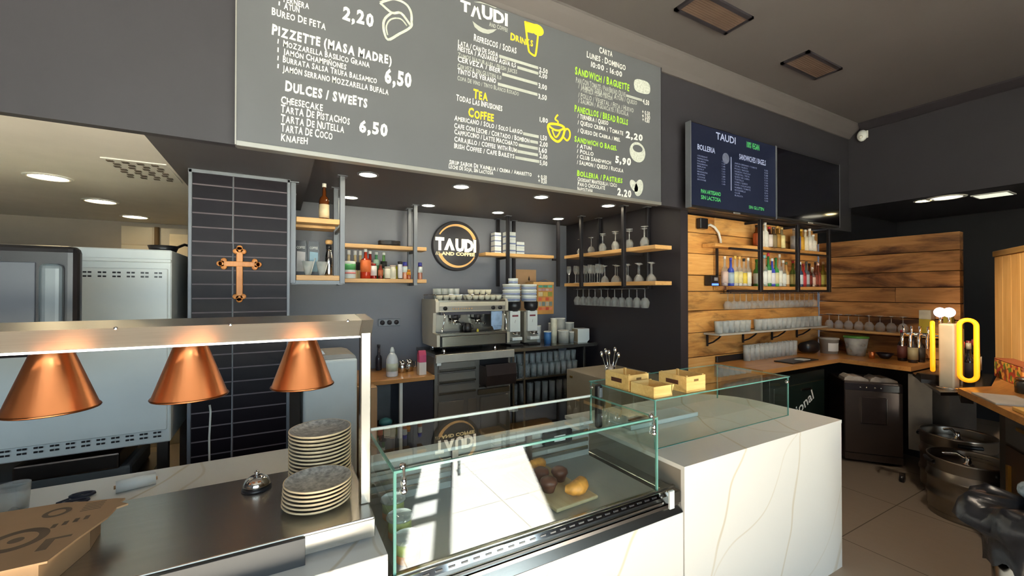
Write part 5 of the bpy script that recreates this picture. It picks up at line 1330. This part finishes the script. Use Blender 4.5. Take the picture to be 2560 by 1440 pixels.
# glass ledge with tumblers
t = T('wall_ledge', 'narrow ledge on black brackets along the plank wall', 'shelf', (0, 0, 0))
MB().box(3.575, 5.54, 2.47, 2.645, 1.285, 1.302, .003, 1).build('board', mat('pale_ledge', '#b8b4aa', .3), t)
for x in (3.63, 4.20, 4.72, 5.22):
    MB().box(x-.008, x+.008, 2.635, 2.648, 1.17, 1.284).tube([(x, 2.64, 1.19), (x, 2.58, 1.215), (x, 2.52, 1.26), (x, 2.50, 1.284)], .008, 6).build('bracket', M_bmetal, t)
pts = [(3.64 + .088*i, 2.53, 1.3025) for i in range(6)] + [(4.27 + .090*i, 2.53, 1.3025) for i in range(14)]
glasses('tumbler', tumbler_mesh(.040, .112), M_frost, 'glass', pts, lambda i: '%s tumbler from the dark partition on the narrow plank wall ledge' % nth(i), 'tumblers on the wall ledge')
t = T('wall_shelf', 'thin wooden shelf of glasses on the right plank wall', 'shelf', (0, 0, 0))
MB().box(5.555, 5.718, 1.445, 2.640, 1.245, 1.268, .003, 1).build('board', M_oaky, t)
pts = [(5.63, 2.50 - .095*i, 1.2685) for i in range(8)]
glasses('balloon_glass', wine_mesh(.046, .17, .10), M_drink, 'glass', pts, lambda i: '%s glass from the corner on the right wall shelf' % nth(i), 'glasses on the right wall shelf', True)
t = T('carton', 'white and mustard box standing at the end of the right wall shelf', 'box', (5.635, 1.655, 1.2685))
MB().box(-.05, .05, -.045, .045, .0, .155, .003, 1).build('lower_half', CM('#8a7a24'), t)
MB().box(-.05, .05, -.045, .045, .155, .245, .003, 1).build('upper_half', CM('#9a968a'), t)
thing('tea_tin', MB().box(-.035, .035, -.03, .03, 0, .20, .004, 1), CM('#8a7d2e'), 'small mustard tin behind the beer tap at the shelf end', 'tin', (5.64, 1.50, 1.2685))

# L shaped bar worktop
t = T('bar_worktop', 'L shaped wooden worktop in the plank walled bar corner', 'worktop', (0, 0, 0))
MB().prism([(3.75, 2.645), (3.75, 2.18), (5.11, 2.18), (5.11, 1.612), (5.712, 1.612), (5.712, 2.645)], 'z', .958, 1.0).build('top', M_ctop, t)
MB().box(3.77, 5.70, 2.60, 2.64, .02, .958).build('back_panel', M_black, t)
MB().box(5.66, 5.70, 1.62, 2.60, .02, .958).build('side_panel', M_black, t)
MB().box(3.75, 3.78, 2.20, 2.60, 0, .958).build('end_panel', mat('grey_end_panel', '#77726c', .5), t)
thing('socket_strip', MB().box(-.29, .29, -.02, 0, 0, .06, .004, 1), M_bplast, 'black strip at the foot of the plank wall behind the glasses', 'socket', (4.05, 2.648, 1.001))
pts = [(4.13 + .078*i, 2.56, 1.0005) for i in range(12)]
glasses('straight_glass', tumbler_mesh(.037, .155), M_frost, 'glass', pts, lambda i: '%s straight glass from the black strip in the row on the wooden bar worktop' % nth(i), 'straight glasses on the bar worktop')
thing('ice_bucket', MB().lathe([(.001, -.10), (.058, -.10), (.070, .07), (.074, .10), (.06, .10), (.001, .02)], n=24, M=Matrix.Rotation(PI/2, 4, 'Y')), M_bplast, 'black bucket lying behind the row of straight glasses', 'bucket', (5.21, 2.52, 1.075))
t = T('bar_tray', 'black tray with a white slip on the wooden bar worktop', 'tray', (4.55, 2.31, 1.0005))
MB().box(-.24, .24, -.09, .09, 0, .010, .004, 1).build('tray', M_bplast, t)
MB().box(.02, .14, -.06, .03, .0105, .014).build('slip', M_cool, t)
t = T('white_bucket', 'white plastic tub with a label in the corner of the bar worktop', 'tub', (5.46, 2.43, 1.0005))
MB().lathe([(.080, 0), (.092, .155), (.098, .156), (.098, .175), (.001, .178)], n=24).build('body', mat('milky_plastic', '#a9a79c', .4), t)
MB().prism(arcband(.091, 200, 275, .004, .004, 10), 'z', .03, .12).build('label', M_whitep, t)
t = T('plastic_tub', 'clear tub with a green lid on the bar worktop', 'tub', (5.53, 2.20, 1.0005))
MB().shell([(.075, .006), (.105, .19), (.108, .19), (.078, 0), (0, 0)], n=24).build('body', M_frost, t)
MB().lathe([(.112, .191), (.114, .195), (.112, .208), (.001, .212)], n=24).build('lid', CM('#4a8a3a'), t)
MB().lathe([(.07, .008), (.080, .06), (.001, .075)], n=18).build('contents', CM('#a89a88'), t)
thing('dark_bowl', MB().shell([(.03, .006), (.072, .055), (.076, .055), (.034, 0), (0, 0)], n=22), mat('navy_glaze', '#1c1c2c', .3), 'dark bowl with a copper cup beside it on the bar worktop', 'bowl', (5.53, 1.95, 1.0005))
thing('copper_cup', MB().shell([(.022, .004), (.026, .07), (.028, .07), (.024, 0), (0, 0)], n=16), M_copper, 'small copper cup beside the dark bowl on the bar worktop', 'cup', (5.42, 2.02, 1.0005))
for i, (x, y, h, l) in enumerate(((5.44, 1.70, .30, '#8d8468'), (5.55, 1.68, .29, '#26201f'), (5.50, 1.80, .31, '#5a2f2c'))):
    bottle(('wine bottle with a beige label at the end of the bar worktop', 'dark wine bottle behind the beige labelled one', 'dark wine bottle with a red neck at the end of the bar worktop')[i], (x, y, 1.0005), .038, h, '#16131a', l, ('#1c181c', '#2a2226', '#8a2030')[i], None, .36, .34, (.10, .50))

# dark green bottle fridge with script lettering
t = T('bottle_fridge', 'dark green bar fridge with white script under the wooden worktop', 'fridge', (0, 0, 0))
MB().box(3.95, 4.93, 2.235, 2.595, .05, .90, .004, 1).build('body', mat('dark_green', '#141c1b', .3), t)
MB().box(4.00, 4.90, 2.222, 2.234, .10, .80, .006, 1).build('door', mat('green_door', '#16221f', .25), t)
MB().box(4.45, 4.62, 2.212, 2.2215, .73, .745).build('handle', M_steeld, t)
Mt = Matrix.Translation((4.33, 2.2215, .47)) @ Matrix.Rotation(R(-24), 4, 'Y')
MB().text('tional', 0, 0, .40, .10, 0, .015, M=Mt).build('script', M_chalk, t)
for x in (4.0, 4.88): MB().cyl(x, 2.42, 0, .05, .02, n=12).build('foot', M_bplast, t)

# glass washer turned a little towards the room
dwA = math.atan2(-.36, .29)
t = T('glass_washer', 'brown steel glass washer with four buttons under the bar worktop', 'dishwasher', (5.115, 1.90, 0), dwA)
M_dw = mat('brown_steel_front', '#5d514c', .32, .7, var=.06, scale=4)
MB().box(-.23, .23, .0, .48, .03, .80, .004, 1).build('body', M_dw, t)
MB().box(-.228, .228, -.012, -.0005, .10, .715, .004, 1).build('door', M_dw, t)
MB().box(-.228, .228, -.014, -.0005, .72, .785, .003, 1).build('control_strip', mat('control_strip', '#2a2428', .3), t)
for k, x in enumerate((-.105, -.055, .01, .06)):
    MB().cyl(0, 0, 0, .008, .008, n=12, M=Matrix.Translation((x, -.014, .752)) @ Matrix.Rotation(PI/2, 4, 'X')).build('button', M_chrome, t)
MB().box(-.10, .10, -.022, -.0125, .40, .66, .006, 2).build('handle_panel', mat('handle_panel', '#4a403e', .3, .6), t)
MB().box(-.103, -.099, -.024, -.0125, .40, .65).box(.099, .103, -.024, -.0125, .40, .65).build('handle_edge', M_steel, t)
MB().box(-.228, .228, -.010, -.0005, .03, .095).build('plinth', M_dw, t)
for x in (-.2, .2): MB().cyl(x, .24, 0, .03, .02, n=12).build('foot', M_bplast, t)
for i, (x, w_) in enumerate(((-.115, .10), (.105, .11))):
    b = MB(); rnd = random.Random(i)
    pts_ = [(-w_, 0), (w_, 0), (w_*.95, .02), (w_*.6, .034), (w_*.2, .045), (-w_*.2, .040), (-w_*.6, .052), (-w_*.95, .025)]
    b.prism(pts_, 'y', .05, .22)
    o = b.build('kitchen_towel', mat('towel_cloth', '#b5aca0', .9, var=.2, scale=20, bump=.4))
    o['label'] = 'folded pale towel on the glass washer ' + ('nearest the bottle fridge', 'nearest the sink cabinet')[i]; o['category'] = 'towel'
    p_ = Matrix.Translation((5.115, 1.90, .801)) @ Matrix.Rotation(dwA, 4, 'Z') @ V((x, 0, 0)); o.location = p_; o.rotation_euler = (0, 0, dwA); o['group'] = 'towels on the glass washer'

# steel sink side and drip ledge
t = T('sink_cabinet', 'stainless sink cabinet and drip ledge under the beer tower', 'sink', (0, 0, 0))
MB().prism([(5.105, 1.600), (4.30, 1.19), (4.615, 1.03), (5.64, 1.215), (5.70, 1.43), (5.70, 1.600)], 'z', .925, .950).build('ledge', M_steel, t)
MB().prism([(5.36, 1.595), (5.34, 1.42), (5.64, 1.32), (5.70, 1.595)], 'z', .30, .924).build('body', mat('dull_steel', '#6d655f', .4, .6), t)
MB().prism([(4.60, 1.16), (4.64, 1.10), (5.2, 1.22), (5.2, 1.34)], 'z', .84, .924).build('trough', M_steeld, t)
MB().prism([(5.18, 1.655), (5.22, 1.50), (5.24, 1.505), (5.20, 1.66)], 'z', .22, .924).build('side_panel', mat('pale_steel_panel', '#6a655f', .4, .5, var=.15), t)
for x, y in ((5.39, 1.56), (5.37, 1.45), (5.64, 1.56), (5.62, 1.36)): MB().cyl(x, y, 0, .30, .018, n=12).build('leg', M_steeld, t)
thing('rubber_mat', MB().prism([(0, 0), (.28, 0), (.28, .02), (.18, .055), (.05, .065), (0, .03)], 'y', 0.03, .22), M_bplast, 'black rubber mat heaped on the drip ledge below the taps', 'mat', (4.70, 1.19, .9505), (0, 0, .42))

# beer tower: beige column, two glowing amber loops, chrome taps, lit medallions
t = T('beer_tower', 'beer tower with amber glowing loops and chrome taps', 'beer tap', (4.53, 1.205, .951), R(0))
M_amb = emis('amber_neon', '#ffa012', 1.05)
MB().box(-.055, .055, -.045, .045, 0, .50, .012, 3).build('column', mat('champagne_steel', '#b5a78f', .4, .1), t)
MB().cyl(0, 0, 0, .012, .075, n=28).build('base_plate', M_chrome, t)
def loop(cx, cy, cz, w_, h, ux, uy, r):
    p = []
    for k in range(13):
        a = PI*k/12; p.append((w_*math.cos(a), h - w_ + w_*math.sin(a)))
    for k in range(13):
        a = PI + PI*k/12; p.append((w_*math.cos(a), -h + w_ + w_*math.sin(a)))
    return MB().tube([(cx + u*ux, cy + u*uy, cz + v) for u, v in p], r, 10, True)
loop(.012, -.100, .305, .044, .228, .264, -.963, .016).build('amber_loop', M_amb, t)
loop(-.060, .075, .320, .060, .185, .963, .264, .015).build('amber_loop', M_amb, t)
MB().box(.070, .095, -.06, -.035, 0.0, .46, .004, 1).build('rear_post', M_steel, t)
MB().tube([(-.02, .04, .40), (-.02, .26, .40)], .016, 10).build('tap_rail', M_chrome, t)
for k in range(4):
    y = .10 + .050*k
    MB().tube([(-.02, y, .40), (-.075, y, .405), (-.085, y, .36), (-.085, y, .30)], [.010, .011, .009, .007], 8).tube([(-.055, y, .415), (-.058, y, .47)], [.006, .010], 8).build('tap', M_chrome, t)
for x, y in ((-.03, .04), (.01, .0)):
    MB().lathe([(.001, -.008), (.036, -.008), (.038, 0), (.036, .008), (.001, .008)], n=24, M=Matrix.Translation((x, y, .585)) @ Matrix.Rotation(PI/2, 4, 'Y') @ Matrix.Rotation(R(-35), 4, 'X')).build('lit_medallion', emis('medallion_light', '#e9ddff', 2.2), t)
    MB().cyl(x, y, .49, .555, .008, n=10).build('medallion_stem', M_chrome, t)
for i, (x, y, l, c) in enumerate(((5.01, 1.215, '#2a2226', '#8f8a7a'), (5.10, 1.275, '#c9c8c4', '#c8382f'), (5.24, 1.27, '#3a3440', '#6a2a30'), (5.40, 1.275, '#8a7f78', '#7a3038'), (5.54, 1.30, '#c4c4c8', '#20202a'))):
    bottle('%s wine bottle from the chrome taps standing behind the amber loops' % nth(i), (x, y, .9505), .037, .32, '#141218', l, c, 'wine bottles behind the beer tower', .34, .36, (.12, .50), cap=.16)

# ------------------------------------------------------------------ right hand bar counter and pine screen
t = T('bar_counter', 'wooden bar counter with the beer tower and papers on it', 'counter', (0, 0, 0))
MB().prism([(2.75, .13), (4.304, 1.10), (4.60, 1.00), (5.60, 1.165), (5.05, .885), (4.2, .45), (3.05, -.12)], 'z', .958, 1.0).build('worktop', M_ctop, t)
MB().prism([(3.013, .078), (4.343, .908), (4.61, .80), (3.31, -.05)], 'z', .06, .957).build('body', mat('slate_carcass', '#35322f', .5), t)
u = V((.848, .53, 0)); n = V((-.53, .848, 0))
def onfront(a, b_, z0, z1, d0, d1, mb):
    P0 = V((3.013, .078, 0)); w_ = (V((4.343, .908, 0)) - P0).normalized(); nn = V((-w_.y, w_.x, 0))
    q = [P0 + w_*a + nn*d0, P0 + w_*b_ + nn*d0, P0 + w_*b_ + nn*d1, P0 + w_*a + nn*d1]
    return mb.prism([(p.x, p.y) for p in q], 'z', z0, z1)
for a, b_ in ((.55, .98), (1.02, 1.45)):
    d = onfront(a, b_, .70, .93, .001, .016, MB()).build('drawer', mat('slate_drawer', '#4a4a4c', .4), t)
    onfront(a + .17, b_ - .17, .82, .84, .017, .035, MB()).build('handle', mat('brass_handle', '#b8924a', .3, .9), d)
    d = onfront(a, b_, .10, .68, .001, .016, MB()).build('door', mat('umber_door', '#3d2c22', .5), t)
    onfront(a + .36, a + .385, .36, .56, .017, .034, MB()).build('handle', mat('brass_handle2', '#d09a4a', .3, .9), d)
t = T('pine_screen', 'tall pale pine panel standing behind the bar counter', 'panel', (5.66, 1.205, 1.0005), math.atan2(-.29, -.57) + PI)
for k in range(7):
    MB().box(-.175*(k+1) + .002, -.175*k, -.02, .0, 0, 1.01, .002, 1).build('board', M_pine, t)
MB().box(-1.25, .01, -.03, .01, 1.011, 1.06, .003, 1).build('top_rail', woodmat('aged_pine', ('#8a6a3a', '#a8824a', '#b8945a'), 'X', 1, .6, island=.1), t)
m, nt, N, L, bs = newmat('painted_flowers')
tc = N.new('ShaderNodeTexCoord'); vo = N.new('ShaderNodeTexVoronoi'); vo.inputs['Scale'].default_value = 34
L.new(tc.outputs['Object'], vo.inputs['Vector'])
rp = N.new('ShaderNodeValToRGB'); rp.color_ramp.interpolation = 'CONSTANT'
for pz, c in ((.2, '#a03a28'), (.4, '#5f7a2f'), (.6, '#d0a040'), (.8, '#7a3f24')):
    e = rp.color_ramp.elements.new(pz); e.color = lin(c)
rp.color_ramp.elements[0].color = lin('#c8823a')
sp = N.new('ShaderNodeSeparateColor'); L.new(vo.outputs['Color'], sp.inputs[0]); L.new(sp.outputs[0], rp.inputs[0]); L.new(rp.outputs[0], bs.inputs['Base Color']); bs.inputs['Roughness'].default_value = .6
t = T('flower_box', 'long box painted with red and green flowers in front of the pine panel', 'box', (4.98, .960, 1.0005), math.atan2(.29, .57))
MB().box(-.30, .22, -.06, .05, 0, .145, .006, 2).build('box', m, t)
MB().box(-.30, .22, -.06, .05, .1455, .155, .003, 1).build('lid', mat('russet_lid', '#8a4a2c', .6), t)
t = T('glass_jar', 'small dark jar standing in front of the flower box', 'jar', (4.47, .82, 1.0005))
MB().lathe([(.040, 0), (.044, .006), (.044, .07), (.036, .085)], n=20).build('body', mat('smoky_glass', '#2c2a26', .15), t)
MB().cyl(0, 0, .086, .105, .038, n=20).build('lid', M_steeld, t)
thing('paper_pad', MB().box(-.16, .16, -.105, .105, 0, .012, .002, 1), mat('pad_grey', '#aaa49a', .6), 'grey paper pad lying on the bar counter by the jar', 'paper', (4.06, .82, 1.0005), (0, 0, .56))
thing('order_book', MB().box(-.15, .15, -.10, .10, 0, .024, .003, 1), mat('book_tan', '#d8a85a', .6), 'tan order book lying on the bar counter by the grey pad', 'book', (3.70, .575, 1.0005), (0, 0, .56))

# ------------------------------------------------------------------ kegs, bin and bag
M_keg = mat('keg_steel', '#8f867c', .3, .9, var=.12, scale=4)
def keg(label, x, y, rz, r, h):
    t = T('beer_keg', label, 'keg', (x, y, 0), rz, 'steel kegs under the bar')
    MB().lathe([(r*.93, .03), (r*.96, .05), (r*.96, h*.30), (r, h*.33), (r, h*.37), (r*.96, h*.40), (r*.96, h*.60), (r, h*.63), (r, h*.67), (r*.96, h*.70), (r*.95, h*.80), (r*.80, h*.86), (.001, h*.87)], n=40).build('barrel', M_keg, t)
    MB().shell([(r*.96, h*.80), (r*.97, h*.97), (r*.985, h), (r*.955, h), (r*.93, h*.97), (r*.92, h*.80)], n=40).build('top_ring', M_keg, t)
    MB().shell([(r*.93, .05), (r*.95, .012), (r*.95, 0), (r*.91, 0), (r*.90, .05)], n=40).build('bottom_ring', M_keg, t)
    for a in (3.3, 5.2, 1.2):
        p = [( math.cos(a + .30*k/8)*r*.9905, math.sin(a + .30*k/8)*r*.9905, h*.905) for k in range(-8, 9)]
        MB().tube(p, .016, 8).build('hand_hole', M_bplast, t)
    MB().lathe([(.035, h*.87), (.035, h*.90), (.02, h*.91), (.02, h*.98), (.012, h*1.02)], n=16).tube([(0, 0, h*.96), (.05, .03, h*1.03), (.13, .06, h*.98)], .012, 8).build('coupler', M_chrome, t)
    return t
keg('rear steel keg beside the sink cabinet, partly hidden by the front one', 5.03, 1.29, .4, .240, .50)
keg('front steel keg on the floor behind the bin bag', 4.565, 1.115, 1.0, .232, .44)
t = T('keg_trolley', 'small black castor wheel beside the rear steel keg', 'wheel', (4.87, 1.60, .03))
MB().lathe([(.001, -.014), (.03, -.014), (.03, .014), (.001, .014)], n=18, M=Matrix.Rotation(PI/2, 4, 'X')).build('wheel', M_bplast, t)
MB().box(-.012, .012, -.018, .018, .0, .05).build('fork', M_steeld, t)
t = T('waste_bin', 'steel waste bin under the black bag in front of the bar counter', 'bin', (3.13, .50, 0))
MB().shell([(.165, .012), (.185, .50), (.190, .50), (.170, 0), (0, 0)], n=40).build('body', M_steel, t)
MB().shell([(.190, .49), (.196, .495), (.196, .505), (.186, .505), (.186, .49)], n=40).build('rim', M_bplast, t)
# crumpled black liner spilling over the bin
rnd = random.Random(11); n_ = 64; prof = [(.202, .43), (.204, .47), (.203, .52), (.225, .575), (.205, .64), (.165, .675), (.10, .655), (.04, .63)]
ph = [rnd.uniform(0, 6.28) for _ in range(9)]
vs = []; fs = []
for j, (r, z) in enumerate(prof):
    for i in range(n_):
        a = 2*PI*i/n_
        f = .014*math.sin(5*a + ph[0]) + .012*math.sin(9*a + ph[1] + j*.7) + .008*math.sin(17*a + ph[2] + j*1.3)
        left = max(0, math.cos(a - 2.75))
        g = (0 if j < 3 else 1)
        rr = max(r + (abs(f)*.7 if j < 3 else f*1.6) + g*left*.10, .02) if j < 6 else r + f*.5
        zz = z + (-.05*abs(math.sin(2.5*a + ph[3])) if j == 0 else 0) + g*(.05*left + .03*math.sin(3*a + ph[4])) + .012*math.sin(11*a + ph[5] + j)
        vs.append((rr*math.cos(a), rr*math.sin(a), zz))
for j in range(len(prof)-1):
    for i in range(n_):
        k = (i+1) % n_; fs.append((j*n_+i, j*n_+k, (j+1)*n_+k, (j+1)*n_+i))
fs.append(tuple((len(prof)-1)*n_ + i for i in range(n_)))
thing('bin_bag', MB().add(vs, fs, True), mat('black_bag_film', '#1c1d22', .28, var=.2, scale=14, bump=.6), 'crumpled black bag filling the steel waste bin', 'bag', (3.13, .50, 0))
thing('plastic_wrap', MB().sphere((0, 0, .05), .055, 12, 8, (1.2, .9, .8)), mat('clear_wrap', '#7f8f9c', .2, var=.4, scale=30, bump=.5), 'crumpled clear wrap on top of the black bin bag', 'rubbish', (3.12, .55, .705))

# unseen spotlights added to brighten the plank walls, pine panel and bar
def spot(label, loc, aim, power, ang, col=(1, .80, .52)):
    t = T('added_spotlight', label, 'spotlight', loc, 0, 'added spotlights out of view')
    MB().cyl(0, 0, -.02, 0, .05, n=24).build('base', M_bmetal, t)
    MB().cyl(0, 0, -.10, -.02, .010, n=12).build('stem', M_bmetal, t)
    d = (V(aim) - V(loc) - V((0, 0, -.14))).normalized(); q = d.to_track_quat('-Z', 'Y')
    M_ = Matrix.Translation((0, 0, -.14)) @ q.to_matrix().to_4x4()
    MB().shell([(.0, .07), (.04, .07), (.045, -.07), (.041, -.07), (.036, .0), (0, .0)], n=24, M=M_).build('head', M_bmetal, t)
    MB().lathe([(.001, -.002), (.036, -.002)], n=24, M=M_).build('lens', M_lamp, t)
    l = bpy.data.lights.new('added_spot_light', 'SPOT'); l.energy = power; l.color = col; l.shadow_soft_size = .03; l.spot_size = R(ang); l.spot_blend = .9
    o = bpy.data.objects.new('added_spot_light', l); COL.objects.link(o); o.parent = t
    o.location = V((0, 0, -.14)) + d*.03; o.rotation_euler = q.to_euler()
spot('added unseen spotlight aimed at the left plank wall', (3.05, .20, 3.74), (3.75, 2.65, 1.6), 75, 46)
spot('added unseen spotlight aimed at the right of the plank wall', (3.30, .05, 3.74), (4.9, 2.65, 1.6), 60, 40)
spot('added unseen spotlight aimed at the pine panel behind the bar counter', (2.0, 1.1, 3.74), (5.05, .98, 1.5), 900, 26)
spot('added unseen spotlight over the bar counter', (3.55, .85, 3.74), (3.9, 1.1, 0), 110, 95, (1, .86, .66))
